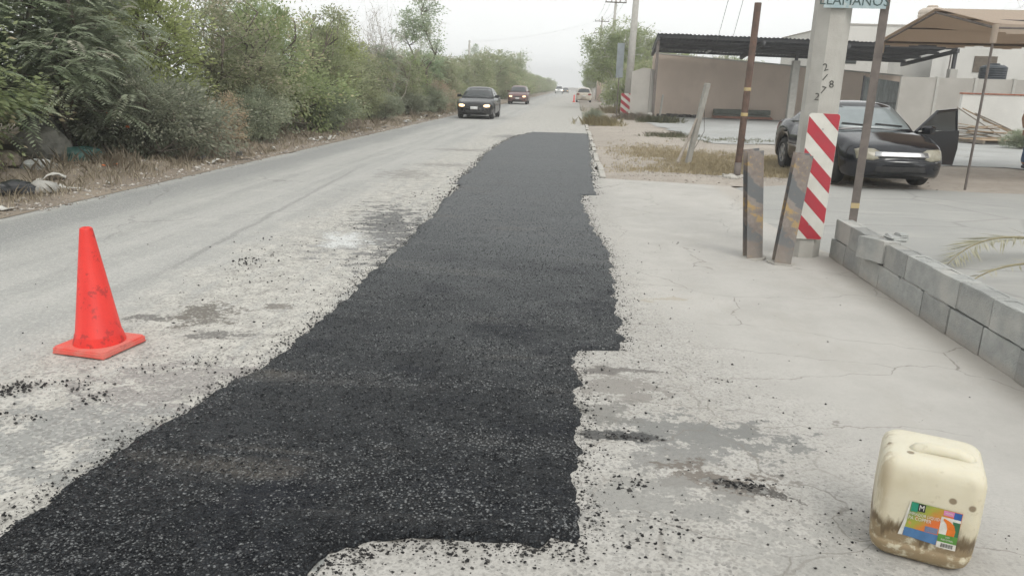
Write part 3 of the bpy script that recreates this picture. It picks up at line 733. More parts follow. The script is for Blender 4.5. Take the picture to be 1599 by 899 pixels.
plant('dark', -7.5, 22.6, s=0.8, rz=1.4, label='low dark bush on the verge under the broad olive bush', group=GH)
plant('lime', -8.7, 27.3, s=0.98, rz=3.3, label='light green bush under the leafless shrub', group=GH)
bare('bare', -8.4, 33.0, 1.12, 0.4, 'pale leafless shrub with upright twigs above the hedge', GH)
bare('bare', -8.9, 35.5, 1.15, 2.4, 'second pale leafless shrub, beside the slender tree', GH)
plant('airy', -8.0, 40.0, s=1.08, rz=0.9, label='slender airy tree standing tallest above the hedge before the cars', cat='tree', group=GH)
rg = random.Random(77)
y = 28.5; kk = 0
while y < 62:
    plant(['olive', 'olive2', 'feather2', 'olive'][kk % 4], -8.6+rg.uniform(-.3, .3), y, s=rg.uniform(0.72, 0.92), rz=rg.uniform(0, 6.28), label=['olive scrub bush in the front row of the hedge beyond the leafless shrubs', 'tall olive bush in the front row of the hedge beyond the leafless shrubs', 'feathery bush in the front row of the hedge beyond the leafless shrubs', 'olive scrub bush in the front row of the hedge beyond the leafless shrubs'][kk % 4], group=GH)
    if kk % 2 == 0: plant('dark', -7.7+rg.uniform(-.2, .2), y+1.0, s=rg.uniform(0.6, 0.85), rz=rg.uniform(0, 6.28), label='low dark bush at the foot of the far hedge', group=GH)
    if kk % 2 == 1: plant('olive2', -11.0+rg.uniform(-.5, .5), y+0.8, s=rg.uniform(0.85, 1.02), rz=rg.uniform(0, 6.28), label='olive bush in the back row of the hedge beyond the leafless shrubs', group=GH)
    y += rg.uniform(2.2, 2.9); kk += 1
for (yy_, xx_) in [(25.5, -10.8), (13.0, -12.4), (16.0, -13.4), (20.5, -12.8), (9.0, -12.0), (11.5, -14.5)]:
    plant('olive', xx_, yy_, s=0.92, rz=yy_, label='olive scrub bush filling the back of the near hedge', group=GH)
plant('brown', -7.4, 44, s=1.0, rz=2, label='dry brown bush at the road edge behind the black sedan', group=GH)
plant('brown', -7.3, 40.5, s=0.9, rz=4, label='dry brown bush at the road edge left of the black sedan', group=GH)
FT = 'green roadside tree in the far row that recedes along the left lane'
y = 64
while y < 330:
    big = rg.uniform(0.85, 1.15)
    plant('far', -9.2+rg.uniform(-.7, .7), y, z=0.0, s=big, rz=rg.uniform(0, 6.28), label=FT, cat='tree', group='far trees along the left lane')
    if y < 140: plant('far', -13.0+rg.uniform(-1, 1), y+2, z=0.0, s=big*1.05, rz=rg.uniform(0, 6.28), label=FT, cat='tree', group='far trees along the left lane')
    y += rg.uniform(3.2, 4.2) if y < 140 else rg.uniform(5, 7)
plant('far', -9.0, 84, z=0, s=1.42, rz=1.0, label='tall rounded tree over the far hedge behind the maroon car', cat='tree')
plant('far', -8.8, 97, z=0, s=1.5, rz=2.2, label='large rounded tree over the far hedge beyond the maroon car', cat='tree')
plant('far', -9.4, 112, z=0, s=1.45, rz=3.9, label='farthest rounded tree rising above the hedge line', cat='tree')
plant('airy', -10.2, 78, z=0, s=0.92, rz=2.0, label='thin tree beside the rounded one above the far hedge', cat='tree')

# --- right side trees
plant('street', 3.1, 60, z=0, s=1.0, rz=0.5, label='large round street tree right of the road with limewashed trunk', cat='tree', group='street trees on the right')
plant('street', 4.9, 66, z=0, s=1.05, rz=2.6, label='street tree behind the concrete utility pole', cat='tree', group='street trees on the right')
plant('street', 2.9, 74, z=0, s=0.85, rz=4.0, label='street tree just behind the large round one', cat='tree', group='street trees on the right')
plant('far', 3.9, 53, z=0, s=0.95, rz=2.2, label='dark low tree behind the striped pole, against the grey wall end', cat='tree', group='street trees on the right')
for i_, (x_, y_) in enumerate([(3.4, 118), (3.0, 135), (3.6, 155), (4.0, 180), (3.5, 210), (4.5, 250)]):
    plant('street', x_, y_, z=0, s=0.75+0.05*(i_ % 2), rz=i_*1.1, label='small far street tree right of the road beyond the tan car', cat='tree', group='street trees on the right')
for i_, (x_, y_) in enumerate([(9.0, 70), (12.2, 72), (16.0, 75)]):
    plant('far', x_, y_, z=0, s=1.45 if i_ == 0 else 1.3, rz=i_*2.1, label='treetop showing above the carport roof', cat='tree', group='treetops behind the carport')
bare('bare', 35.0, 62, 2.0, 0.5, 'bare tree showing above the tan canopy at the right edge', None, 1.0)

# --- grass
def grass_mesh(name, P, H, seed, per=10, spread=0.06, wid=0.006):
    g = np.random.RandomState(seed); n = len(P); idx = np.repeat(np.arange(n), per); m = len(idx)
    b = P[idx]+np.concatenate([g.randn(m, 2)*spread, np.zeros((m, 1))], 1)
    a = g.rand(m)*6.283; lean = g.rand(m)*0.7; h = H[idx]*(0.5+0.8*g.rand(m))
    d = np.stack([np.cos(a)*lean, np.sin(a)*lean, np.ones(m)], 1); s = np.stack([-np.sin(a), np.cos(a), np.zeros(m)], 1)
    mid = b+d*h[:, None]*0.55; tip = b+d*h[:, None]*np.array([1.35, 1.35, 0.95])
    w = wid*(0.7+0.6*g.rand(m))[:, None]
    V = np.stack([b-s*w, b+s*w, mid+s*w*0.7, tip, mid-s*w*0.7], 1).reshape(-1, 3)
    return np_mesh(name, V, np.arange(m*5).reshape(m, 5), False, {'tint': np.repeat(g.rand(m), 5)})
m_straw = leaf_mat('dry_grass', (0.35, 0.305, 0.195), (0.50, 0.445, 0.305), None, 0.3)
m_yellow = leaf_mat('yellow_grass', (0.40, 0.34, 0.19), (0.52, 0.46, 0.27), None, 0.3)
m_green = leaf_mat('green_weeds', (0.13, 0.165, 0.075), (0.26, 0.27, 0.14), (0.38, 0.33, 0.2), 0.3)
g = np.random.RandomState(50)
def scatter(n, fn, hf):
    P = np.array([fn() for _ in range(n)]); return P, np.array([hf() for _ in range(n)])
def vp():
    y = 6.5+rg.random()**1.4*50; x = -6.45-abs(rg.gauss(0, 1.0))
    return (x, y, verge_h(x, y))
P, Hh = scatter(1250, vp, lambda: rg.uniform(0.04, 0.16))
tag(link('dry_grass', grass_mesh('dry_grass', P, Hh, 51, 9, 0.07, 0.006), None, m_straw), 'dry straw-coloured grass on the bank under the scrub', 'grass', kind='stuff')
def vp2():
    c = rg.choice([(-7.5, 10.9), (-8.6, 10.4), (-8.0, 9.6), (-7.2, 12.0), (-7.1, 15.3), (-7.2, 19), (-7.0, 26), (-7.1, 33)]); x = c[0]+rg.gauss(0, .35); y = c[1]+rg.gauss(0, .6)
    return (x, y, verge_h(x, y))
P, Hh = scatter(170, vp2, lambda: rg.uniform(0.10, 0.34))
tag(link('tall_dry_grass', grass_mesh('tall_dry_grass', P, Hh, 52, 10, 0.05, 0.005), None, m_straw), 'taller tufts of dry grass around the rubbish on the bank', 'grass', kind='stuff')
def yp():
    c = rg.choice([(3.0, 16.6, .5, .8), (4.3, 17.2, .9, .8), (3.6, 18.6, 1.0, .9), (4.0, 15.4, .7, .5), (5.4, 18.4, .9, .6), (4.9, 15.2, .4, .4), (2.6, 15.2, .9, .5), (2.2, 19.5, .6, 1.2)]); x = c[0]+rg.gauss(0, c[2]); y = c[1]+rg.gauss(0, c[3])
    return (x, max(y, 14.6), rverge_h(x, y))
P, Hh = scatter(4200, yp, lambda: rg.uniform(0.02, 0.09))
tag(link('yellow_grass', grass_mesh('yellow_grass', P, Hh, 53, 9, 0.06, 0.005), None, m_yellow), 'short yellow dead grass around the rusty pipe and the parked car', 'grass', kind='stuff')
def tuft(name, label, x, y, r, h, n, mat, seed, z=None):
    q = random.Random(seed); P = np.array([(q.gauss(0, r), q.gauss(0, r*0.8), 0) for _ in range(n)]); H_ = np.array([h*q.uniform(.5, 1.2) for _ in range(n)])
    o = link(name, grass_mesh(name, P, H_, seed, 16, 0.07, 0.005), None, mat); o.location = (x, y, rverge_h(x, y) if z is None else z)
    return tag(o, label, 'weeds', kind='stuff')
tuft('weed_clump', 'yellow-green weed clump by the kerb beyond the patch', 1.25, 33.2, 0.36, 0.34, 130, m_yellow, 61)
tuft('weed_clump', 'green weeds at the foot of the grey wall end', 4.25, 37.8, 0.5, 0.32, 110, m_green, 63)
tuft('weed_clump', 'dry weeds in front of the striped utility pole', 3.2, 40.2, 0.5, 0.34, 80, m_straw, 64)
tuft('weed_clump', 'small green tuft on the dirt left of the leaning post', 3.4, 26.6, 0.45, 0.16, 60, m_green, 65)
tuft('weed_clump', 'yellow grass clump below the far street tree', 2.6, 50, 0.8, 0.4, 90, m_yellow, 66)
tuft('weed_clump', 'thin green tuft in the yard right of the leaning post', 4.9, 25.4, 0.8, 0.10, 60, m_green, 67)
plant('dark', 0.88, 34.6, z=0, s=0.42, rz=1, label='low green bush overhanging the kerb beyond the patch', group=None)
plant('dark', 14.85, 26.2, z=0.05, s=0.42, rz=2, label='green bush beside the boards at the right edge', group=None)
# ================================================================== VEHICLES
def paint(name, c, rough=0.28, dust=0.25, metal=0.2):
    if name in _mats: return _mats[name]
    t = NT(name); v = t.obj(); z = t.n('SeparateXYZ', {0: v}).outputs[2]
    n = t.noise(v, 4.5, 6, 0.65)
    low = t.addm(t.inv(t.step(z, 0.15, 0.75)), 0.25)
    col = t.mix(t.mul(t.mul(t.step(n, 0.38, 0.66), low), dust), c, (0.28, 0.25, 0.21))
    ro = t.addm(rough, t.mul(n, 0.10))
    _mats[name] = t.finish(col, ro, None, metal, 0.5, **{'Coat Weight': 0.2, 'Coat Roughness': 0.1})
    return _mats[name]
m_tyre = simple('tyre_rubber', (0.022, 0.022, 0.023), (0.05, 0.047, 0.043), 9, 0.85, 0.3, 80)
m_rim = simple('alloy_rim', (0.45, 0.45, 0.46), (0.30, 0.30, 0.30), 6, 0.4, 0, metal=0.7)
m_under = simple('black_plastic', (0.018, 0.018, 0.019), (0.030, 0.029, 0.028), 8, 0.7, 0.1, 60)
m_chrome = simple('chrome_trim', (0.50, 0.50, 0.50), (0.36, 0.36, 0.36), 5, 0.32, 0, metal=0.9)
m_plate = simple('licence_plate', (0.62, 0.63, 0.62), (0.5, 0.5, 0.5), 10, 0.5, 0)
m_red_lens = simple('red_lens', (0.25, 0.015, 0.012), None, 6, 0.2, 0)
def glass_mat(name, c, rough=0.06):
    t = NT(name); v = t.obj(); n = t.noise(v, 5, 4)
    return t.finish(t.mix(n, c, tuple(x*1.5+0.008 for x in c)), t.addm(rough, t.mul(n, 0.05)), None, 0.0, 0.9)
m_glass = glass_mat('tinted_glass', (0.020, 0.024, 0.025))
m_glass_pale = glass_mat('pale_reflection_glass', (0.16, 0.185, 0.19), 0.12)  # paler base colour carries the windscreen's reflection
def lamp_mat(name, col, e):
    t = NT(name); t.finish(t.mix(t.noise(t.obj(), 30, 3), (0.75, 0.73, 0.68), (0.6, 0.58, 0.52)), 0.15, None, 0, 0.6, **{'Emission Color': (*col, 1), 'Emission Strength': e}); return t.m
m_head_on = lamp_mat('lit_headlight', (1.0, 0.60, 0.25), 2.0)
m_head_white = lamp_mat('lit_white_headlight', (1.0, 0.97, 0.9), 4.0)
m_head_old = simple('yellowed_headlight', (0.32, 0.30, 0.235), (0.24, 0.22, 0.165), 14, 0.3, 0.1, 40, spec=0.6)
m_amber = simple('amber_lens', (0.55, 0.22, 0.04), None, 6, 0.25, 0)

SPECS = {
 'sedan': dict(L=4.55, W=1.74, H=1.43, wr=0.32, ax=(-1.30, 1.36), sill=0.20,
    top=[(-1, .70), (-.985, .92), (-.95, 1.0), (-.62, 1.03), (-.40, .96), (.36, .95), (.60, .90), (.86, .77), (.94, .70), (.975, .60), (1, .50)],
    roof=[(-.66, 1.0), (-.56, 1.10), (-.36, 1.36), (-.22, 1.42), (0.0, 1.43), (.12, 1.40), (.24, 1.27), (.36, 1.08), (.43, .93)], nose=10),
 'hatch': dict(L=4.10, W=1.74, H=1.56, wr=0.32, ax=(-1.22, 1.28), sill=0.22,
    top=[(-1, .80), (-.985, .95), (-.95, 1.0), (-.6, 1.02), (.40, 1.0), (.62, .97), (.88, .84), (.95, .74), (.98, .62), (1, .52)],
    roof=[(-.96, 1.0), (-.90, 1.22), (-.80, 1.46), (-.5, 1.54), (-.1, 1.56), (.1, 1.52), (.24, 1.38), (.38, 1.18), (.47, .99)], nose=10),
 'pickup': dict(L=5.3, W=1.90, H=1.80, wr=0.38, ax=(-1.65, 1.70), sill=0.34,
    top=[(-1, .9), (-.985, 1.08), (-.4, 1.10), (.38, 1.10), (.62, 1.10), (.90, 1.02), (.96, .92), (1, .65)],
    roof=[(-.18, 1.08), (-.15, 1.6), (-.10, 1.76), (.05, 1.80), (.2, 1.76), (.32, 1.50), (.42, 1.08)], nose=12)}

def wheel(parent, x, y, r, wid, mats=(None, None), rims=True):
    out = 1 if y > 0 else -1
    M_ = Tm((x, y, r))
    t = MB().lathe([(r*.62, -wid/2), (r*.80, -wid/2-.008), (r*.95, -wid/2+.01), (r, -wid/2+.04), (r, wid/2-.04), (r*.95, wid/2-.01), (r*.80, wid/2+.008), (r*.62, wid/2), (r*.60, 0)], 28, None, 'y', False)
    t.f += [(8*28+k, 8*28+(k+1) % 28, (k+1) % 28, k) for k in range(28)]
    w = t.build('wheel', m_tyre, parent, True); w.location = (x, y, r)
    q = MB(); yo = out*(wid/2-.02)
    q.lathe([(r*.63, yo-out*.05), (r*.63, yo+out*.012), (r*.56, yo+out*.012), (r*.54, yo-out*.035), (r*.05, yo-out*.04)], 28, None, 'y')
    for k_ in range(5):
        a = k_*2*math.pi/5+.3
        q.box((-.035, -.012, r*.05), (.035, .016, r*.58), Matrix.Translation((0, yo-out*.008, 0)) @ Matrix.Rotation(a, 4, 'Y'))
    q.lathe([(r*.13, yo-out*.03), (r*.13, yo+out*.015), (r*.08, yo+out*.02)], 14, None, 'y')
    o = q.build('rim', m_rim, w)
    return w

def car(name, label, kind, pmat, loc, rz, lights=m_head_on, glass=None, plate='front', group=None, cat='car', detail=True, lights_r=1.0, open_door=False, windshield=None, bumper=None, chrome=False):
    S = SPECS[kind]; glass = glass or m_glass
    L, W, H = S['L'], S['W'], S['H']; hl = L/2
    root = empty(name, loc, rz, label, cat, group)
    ts = np.unique(np.concatenate([np.linspace(-1, 1, 61), -1+np.array([.002, .006, .012, .02]), 1-np.array([.002, .006, .012, .02])]))
    tx = np.array([a for a, b in S['top']]); tz = np.array([b for a, b in S['top']])
    us = [0, .05, .14, .28, .42, .56, .70, .82, .91, .97, 1.0]
    wf = [.90, .945, .975, .99, 1.0, 1.0, .985, .96, .925, .88, .81]
    V = []; ra = S['wr']+.055
    for t_ in ts:
        x = t_*hl; w = W/2*max(.02, (1-abs(t_)**S['nose']))**.25
        zt = float(np.interp(t_, tx, tz)); zb = S['sill']+.10*max(0, (abs(t_)-.90)/.10)
        for axx in S['ax']:
            d = abs(x-axx)
            if d < ra: zb = max(zb, S['wr']+math.sqrt(ra*ra-d*d))
        zb = min(zb, zt-.06)
        row = [(x, 0, zb)]
        for u_, f_ in zip(us, wf): row.append((x, w*f_, zb+(zt-zb)*u_))
        for f_ in (.62, .35, 0): row.append((x, w*f_, zt+.03*(1-(f_/.81)**2)))
        V.append(row)
    n = len(V[0]); mb = MB()
    for sg in (1, -1):
        vs = [(p[0], p[1]*sg, p[2]) for row in V for p in row]
        fs = [(i*n+k, i*n+k+1, (i+1)*n+k+1, (i+1)*n+k) for i in range(len(V)-1) for k in range(n-1)]
        fs += [tuple(range(n)), tuple((len(V)-1)*n+k for k in range(n))]
        mb.add(vs, fs)
    # greenhouse
    rx = np.array([a for a, b in S['roof']]); rzz = np.array([b for a, b in S['roof']]); zb0 = rzz.min()-.06
    g_ts = np.linspace(rx.min(), rx.max(), 34); G = []
    wb, wr_ = W/2*.90, W/2*.66
    yz = lambda z: wb+(wr_-wb)*max(0, min(1, (z-zb0)/(H-zb0)))**1.15
    for t_ in g_ts:
        zr = float(np.interp(t_, rx, rzz)); row = []
        for u_ in (0, .3, .6, .82, .93, 1.0):
            z = zb0+(zr-.02-zb0)*u_; row.append((t_*hl, yz(z)*(1 if u_ < .9 else (.985 if u_ < 1 else .93)), z))
        yt = row[-1][1]
        for f_ in (.7, .35, 0): row.append((t_*hl, yt*f_, zr+.025*(1-f_*f_)))
        G.append(row)
    m_ = len(G[0])
    for sg in (1, -1):
        mb.add([(p[0], p[1]*sg, p[2]) for row in G for p in row], [(i*m_+k, i*m_+k+1, (i+1)*m_+k+1, (i+1)*m_+k) for i in range(len(G)-1) for k in range(m_-1)] + [tuple(range(m_)), tuple((len(G)-1)*m_+k for k in range(m_))])
    me = mb.mesh('body', True)
    bm = bmesh.new(); bm.from_mesh(me); bmesh.ops.remove_doubles(bm, verts=bm.verts[:], dist=.0008); bmesh.ops.recalc_face_normals(bm, faces=bm.faces[:]); bm.to_mesh(me)
    bvh = BVHTree.FromBMesh(bm); bm.free()
    link('body', me, root, pmat)
    def decal(nm, outline, dirv, mat, off=.006, rings=4, par=None, sub=5, bulge=0.0):
        pts = []
        for i in range(len(outline)):
            a = Vector(outline[i]); b = Vector(outline[(i+1) % len(outline)])
            pts += [a+(b-a)*j/sub for j in range(sub)]
        c = sum(pts, Vector())/len(pts); d = Vector(dirv).normalized()
        def hit(p, o):
            h_ = bvh.ray_cast(p-d*4, d)
            if h_[0] is None:
                h_ = bvh.find_nearest(p); 
            nn = h_[1] if h_[1].dot(d) < 0 else -h_[1]
            return h_[0]+nn*o
        vs = [hit(c, off+bulge)]; N_ = len(pts); fs = []
        for r_ in range(1, rings+1):
            for p in pts: vs.append(hit(c+(p-c)*r_/rings, off+bulge*(1-(r_/rings)**2)))
        for p in pts: vs.append(hit(c+(p-c)*1.004, -.006))
        for k in range(N_): fs.append((0, 1+k, 1+(k+1) % N_))
        for r_ in range(rings):
            for k in range(N_): fs.append((1+r_*N_+k, 1+(r_+1)*N_+k, 1+(r_+1)*N_+(k+1) % N_, 1+r_*N_+(k+1) % N_))
        return MB().add(vs, fs).build(nm, mat, par or root, True)
    # glazing
    roofz = lambda t_: float(np.interp(t_, rx, rzz))
    f1, f0 = rx.max(), rx.min(); beltz = S['top'][4][1] if kind == 'sedan' else zb0+.10
    zc = roofz(f1)+.04; zt = H-.09
    decal('windscreen', [(2, -yz(zc)*.94, zc), (2, yz(zc)*.94, zc), (2, yz(zt)*.90, zt), (2, -yz(zt)*.90, zt)], (-1, 0, 0), windshield or glass, .007, 5)
    zc = roofz(f0)+.05
    decal('rear_window', [(-2, -yz(zc)*.90, zc), (-2, yz(zc)*.90, zc), (-2, yz(zt)*.86, zt), (-2, -yz(zt)*.86, zt)], (1, 0, 0), glass, .007, 5)
    zl = zb0+.11; zh = H-.10
    def xroof(z, front):
        xs_ = np.linspace(f0, f1, 200); ok = [q for q in xs_ if roofz(q) > z+.05]
        return (max(ok) if front else min(ok))*hl
    for sg in (1, -1):
        a0, a1 = xroof(zl, False)+.06, xroof(zl, True)-.12; b0, b1 = xroof(zh, False)+.10, xroof(zh, True)-.06
        md = (b0+b1)/2 if kind != 'pickup' else None
        if md is None:
            decal('side_window', [(a0+.05, 2*sg, zl), (a1, 2*sg, zl), (b1, 2*sg, zh), (b0, 2*sg, zh)], (0, -sg, 0), glass, .005, 4)
        else:
            if not (open_door and sg == 1):
                decal('side_window', [(md+.04, 2*sg, zl), (a1, 2*sg, zl), (b1, 2*sg, zh), (md+.04, 2*sg, zh)], (0, -sg, 0), glass, .005, 4)
            decal('side_window', [(a0, 2*sg, zl), (md-.04, 2*sg, zl), (md-.04, 2*sg, zh), (b0, 2*sg, zh)], (0, -sg, 0), glass, .005, 4)
        # mirror
        if detail:
            zm = zb0+.12; xm = a1-.06
            if not (open_door and sg == 1):
                mm = MB().box((xm-.05, sg*(W/2*.86), zm-.02), (xm+.03, sg*(W/2*.94), zm+.03)).box((xm-.05, min(sg*W/2*.94, sg*(W/2*.94+.20)), zm-.03), (xm+.07, max(sg*W/2*.94, sg*(W/2*.94+.20)), zm+.10), None, .025)
                mm.build('mirror', pmat, root)
            # door seams and handles
            xd = (a0+b0)/2+.12
            for q_, nm in ((md if md else (a0+.1), 'door_seam'), (a1-.02, 'door_seam')):
                if open_door and sg == 1: continue
                decal(nm, [(q_-.006, 2*sg, S['sill']+.08), (q_+.006, 2*sg, S['sill']+.08), (q_+.006, 2*sg, zb0), (q_-.006, 2*sg, zb0)], (0, -sg, 0), m_under, .003, 1)
            if md:
                for q_ in ((md-.22), (a0+.10)):
                    if open_door and sg == 1 and q_ > md-.3: continue
                    decal('door_handle', [(q_, 2*sg, zb0-.10), (q_+.15, 2*sg, zb0-.10), (q_+.15, 2*sg, zb0-.06), (q_, 2*sg, zb0-.06)], (0, -sg, 0), m_under, .018, 1, sub=2)
    # lamps
    fz = float(np.interp(.93, tx, tz))
    for sg in (1, -1):
        yo = W/2*.84; yi = W/2*(.52 if lights_r == 1 else .44)
        hz0, hz1 = fz-.17, fz-.035
        if lights_r != 1.0: hz0 = fz-.17*lights_r; hz1 = fz-.015
        decal('headlight', [(4, sg*yi, hz0+.03), (4, sg*(yi+.1), hz0), (4, sg*(yo-.02), hz0+.02), (4, sg*yo, hz1-.03), (4, sg*(yo-.08), hz1), (4, sg*(yi+.06), hz1-.01), (4, sg*(yi-.02), hz1-.05)], (-1, 0, 0), lights, .006, 4, bulge=.012)
        bz = float(np.interp(-.95, tx, tz))
        decal('tail_light', [(-4, sg*W/2*.55, bz-.22), (-4, sg*W/2*.90, bz-.22), (-4, sg*W/2*.88, bz-.05), (-4, sg*W/2*.55, bz-.05)], (1, 0, 0), m_red_lens, .008, 3)
        decal('fog_light', [(4, sg*W/2*.66, .36), (4, sg*W/2*.78, .36), (4, sg*W/2*.78, .43), (4, sg*W/2*.66, .43)], (-1, 0, 0), m_under, .006, 2)
    gw = W/2*.46
    decal('grille', [(4, -gw, fz-.17), (4, gw, fz-.17), (4, gw*.95, fz-.07), (4, -gw*.95, fz-.07)], (-1, 0, 0), m_under, .008, 3)
    decal('lower_grille', [(4, -gw*1.1, .30), (4, gw*1.1, .30), (4, gw*1.0, .40), (4, -gw*1.0, .40)], (-1, 0, 0), m_under, .008, 3)
    if chrome:
        decal('chrome_strip', [(4, -W/2*.52, fz-.15), (4, W/2*.52, fz-.15), (4, W/2*.50, fz-.075), (4, -W/2*.50, fz-.075)], (-1, 0, 0), m_chrome, .02, 3)
    if plate: decal('licence_plate', [(4, -.17, .44), (4, .17, .44), (4, .17, .56), (4, -.17, .56)], (-1, 0, 0), m_plate, .018, 2)
    decal('licence_plate', [(-4, -.17, .62), (-4, .17, .62), (-4, .17, .74), (-4, -.17, .74)], (1, 0, 0), m_plate, .018, 2)
    # underbody and wheels
    MB().box((-hl*.92, -W/2*.66, S['sill']-.02), (hl*.92, W/2*.66, S['sill']+.42), None, .05).build('underbody', m_under, root)
    for axx in S['ax']:
        for sg in (1, -1): wheel(root, axx, sg*(W/2-.125), S['wr'], .20)
    return root, decal, dict(zb0=zb0, zh=zh, zl=zl, yz=yz, W=W, hl=hl, H=H, pmat=pmat)

p_black = paint('black_paint', (0.006, 0.0065, 0.009), 0.2, 0.12, 0.0)
p_maroon = paint('maroon_paint', (0.15, 0.075, 0.075), 0.28, 0.25)
p_white = paint('white_paint', (0.62, 0.63, 0.62), 0.35, 0.3, 0.0)
p_dark = paint('dark_blue_paint', (0.018, 0.020, 0.026), 0.3, 0.3)
p_tan = paint('tan_paint', (0.50, 0.46, 0.39), 0.45, 0.5, 0.0)
p_navy = paint('faded_black_paint', (0.007, 0.008, 0.012), 0.06, 0.0, 0.0)
car('sedan', 'black sedan driving towards us with both headlights lit', 'sedan', p_black, (-4.62, 37.2, 0.002), R(-90), group='cars coming down the left lane')
car('hatchback', 'maroon car with lit headlights following the black sedan', 'hatch', p_maroon, (-4.95, 68.0, 0.002), R(-90), group='cars coming down the left lane')
car('pickup_truck', 'white pickup with white headlights far down the left lane', 'pickup', p_white, (-3.9, 190, 0.002), R(-90), lights=m_head_white, group='cars coming down the left lane', detail=False, cat='pickup')
car('sedan', 'dark car beside the white pickup far down the road', 'sedan', p_dark, (-2.6, 214, 0.002), R(-90), group='cars coming down the left lane', detail=False)
car('parked_car', 'tan car parked at the right roadside under the street trees', 'hatch', p_tan, (1.0, 86, 0.0), R(90), lights=m_head_old, detail=False)
car('parked_car', 'dark car parked behind the limewashed trunk on the right', 'hatch', p_dark, (4.3, 80, 0.0), R(90), lights=m_head_old, detail=False)

# --- parked black sedan with its driver's door open
FA = R(-87); fx, fy = math.cos(FA), math.sin(FA); lx, ly = -fy, fx
rrx, rry = 4.62, 16.62
cx = rrx+fx*1.30+lx*0.745; cy = rry+fy*1.30+ly*0.745
root, decal, q = car('parked_sedan', 'old black sedan parked in the yard with its door open and yellowed headlights', 'sedan', p_navy, (cx, cy, 0.012), FA, lights=m_head_old, windshield=m_glass_pale, plate=None, open_door=True, chrome=True, lights_r=1.25)
W, hl, zb0 = q['W'], q['hl'], q['zb0']
# dark panel over the solid left side, standing in for the unlit interior
decal('dark_doorway_panel', [(-.30, 2, .34), (.84, 2, .34), (.86, 2, .92), (.45, 2, 1.28), (-.30, 2, 1.33)], (0, -1, 0), m_under, .006, 5)
# pale reflection is put into the windscreen's glass colour; wipers and body trims
decal('wiper', [(3, -.05, 1.0), (3, -.03, 1.02), (3, -.52, 1.05), (3, -.54, 1.03)], (-1, 0, 0), m_under, .02, 1)
decal('wiper', [(3, .55, 1.0), (3, .57, 1.02), (3, .08, 1.05), (3, .06, 1.03)], (-1, 0, 0), m_under, .02, 1)
decal('side_moulding', [(-1.0, -2, .50), (.98, -2, .50), (.98, -2, .54), (-1.0, -2, .54)], (0, 1, 0), m_chrome, .012, 1, sub=8)
decal('bumper_trim', [(4, -.62, .475), (4, .62, .475), (4, .62, .49), (4, -.62, .49)], (-1, 0, 0), m_chrome, .012, 1, sub=8)
# the open door, hinged at its front edge
dz = Matrix.Translation((0.86, W/2-.02, 0)) @ Matrix.Rotation(R(-64), 4, 'Z')
def door_part(nm, poly, y0, y1, mat):
    mb = MB(); n_ = len(poly)
    vs = [(x, y0, z) for x, z in poly]+[(x, y1, z) for x, z in poly]
    mb.add(vs, [tuple(range(n_)), tuple(range(n_, 2*n_))[::-1]]+[(i, n_+i, n_+(i+1) % n_, (i+1) % n_) for i in range(n_)], dz)
    return mb.build(nm, mat, root)
dp = door_part('door', [(0, .36), (-1.10, .30), (-1.16, .62), (-1.12, .96), (0, .93)], -.06, .06, p_navy)
f_ = MB()
for a, b in (((0, .93), (-.50, 1.30)), ((-.50, 1.30), (-1.02, 1.34)), ((-1.02, 1.34), (-1.12, .95))):
    f_.tube([(a[0], 0, a[1]), (b[0], 0, b[1])], .028, 6, True, dz)
w_ = f_.build('window_frame', p_navy, dp)
door_part('window_pane', [(-.06, .95), (-.50, 1.29), (-1.01, 1.33), (-1.10, .95)], -.006, .006, m_glass).parent = dp
MB().box((-.20, .05, .90), (-.06, .27, 1.04), dz, .03).build('mirror', p_navy, dp)
MB().box((-.95, -.09, .70), (-.25, -.055, .76), dz, .01).build('armrest', m_under, dp)
# ================================================================== FOREGROUND THINGS
def text_mesh(s, size, ext=0.0):
    cu = bpy.data.curves.new('lettering', 'FONT'); cu.body = s; cu.size = size; cu.align_x = 'CENTER'; cu.align_y = 'CENTER'; cu.extrude = ext; cu.resolution_u = 2
    o = bpy.data.objects.new('lettering', cu); COL.objects.link(o)
    me = bpy.data.meshes.new_from_object(o.evaluated_get(bpy.context.evaluated_depsgraph_get()))
    bpy.data.objects.remove(o); bpy.data.curves.remove(cu)
    return me
def facing(loc, nx, ny, roll=0.0, tilt=0.0):
    """matrix: local x right, local y up, local z out along the horizontal normal (nx, ny)"""
    n = Vector((nx, ny, 0)).normalized(); up = Vector((0, 0, 1)); x = up.cross(n)
    M_ = Matrix((x, up, n)).transposed().to_4x4(); M_.translation = Vector(loc)
    return M_ @ Matrix.Rotation(tilt, 4, 'X') @ Matrix.Rotation(roll, 4, 'Z')

# ---- traffic cone
t = NT('orange_cone_plastic'); v = t.obj(); z = t.n('SeparateXYZ', {0: v}).outputs[2]
nz = t.noise(v, 16, 7, 0.7); n2 = t.noise(t.vscale(v, (14, 14, 3)), 1.0, 5)
col = t.mix(t.step(n2, 0.3, 0.75), (0.74, 0.042, 0.030), (0.64, 0.030, 0.024))
col = t.mix(t.mul(t.step(nz, 0.54, 0.60), 0.6), col, (0.26, 0.02, 0.02))
m_cone = t.finish(col, 0.45, t.bump(nz, 0.12, 0.004), spec=0.4)
m_cone_base = simple('dusty_orange_rubber', (0.68, 0.105, 0.080), (0.62, 0.19, 0.155), 9, 0.7, 0.3, 60, c3=(0.42, 0.12, 0.10), s3=9, t3=(0.6, 0.75))
co = empty('traffic_cone', (-2.70, 3.89, 0.004), R(-9), 'orange-red traffic cone standing on the old road left of the patch', 'cone')
cb = MB(); rr_, hs_ = 0.035, 0.178
poly = []
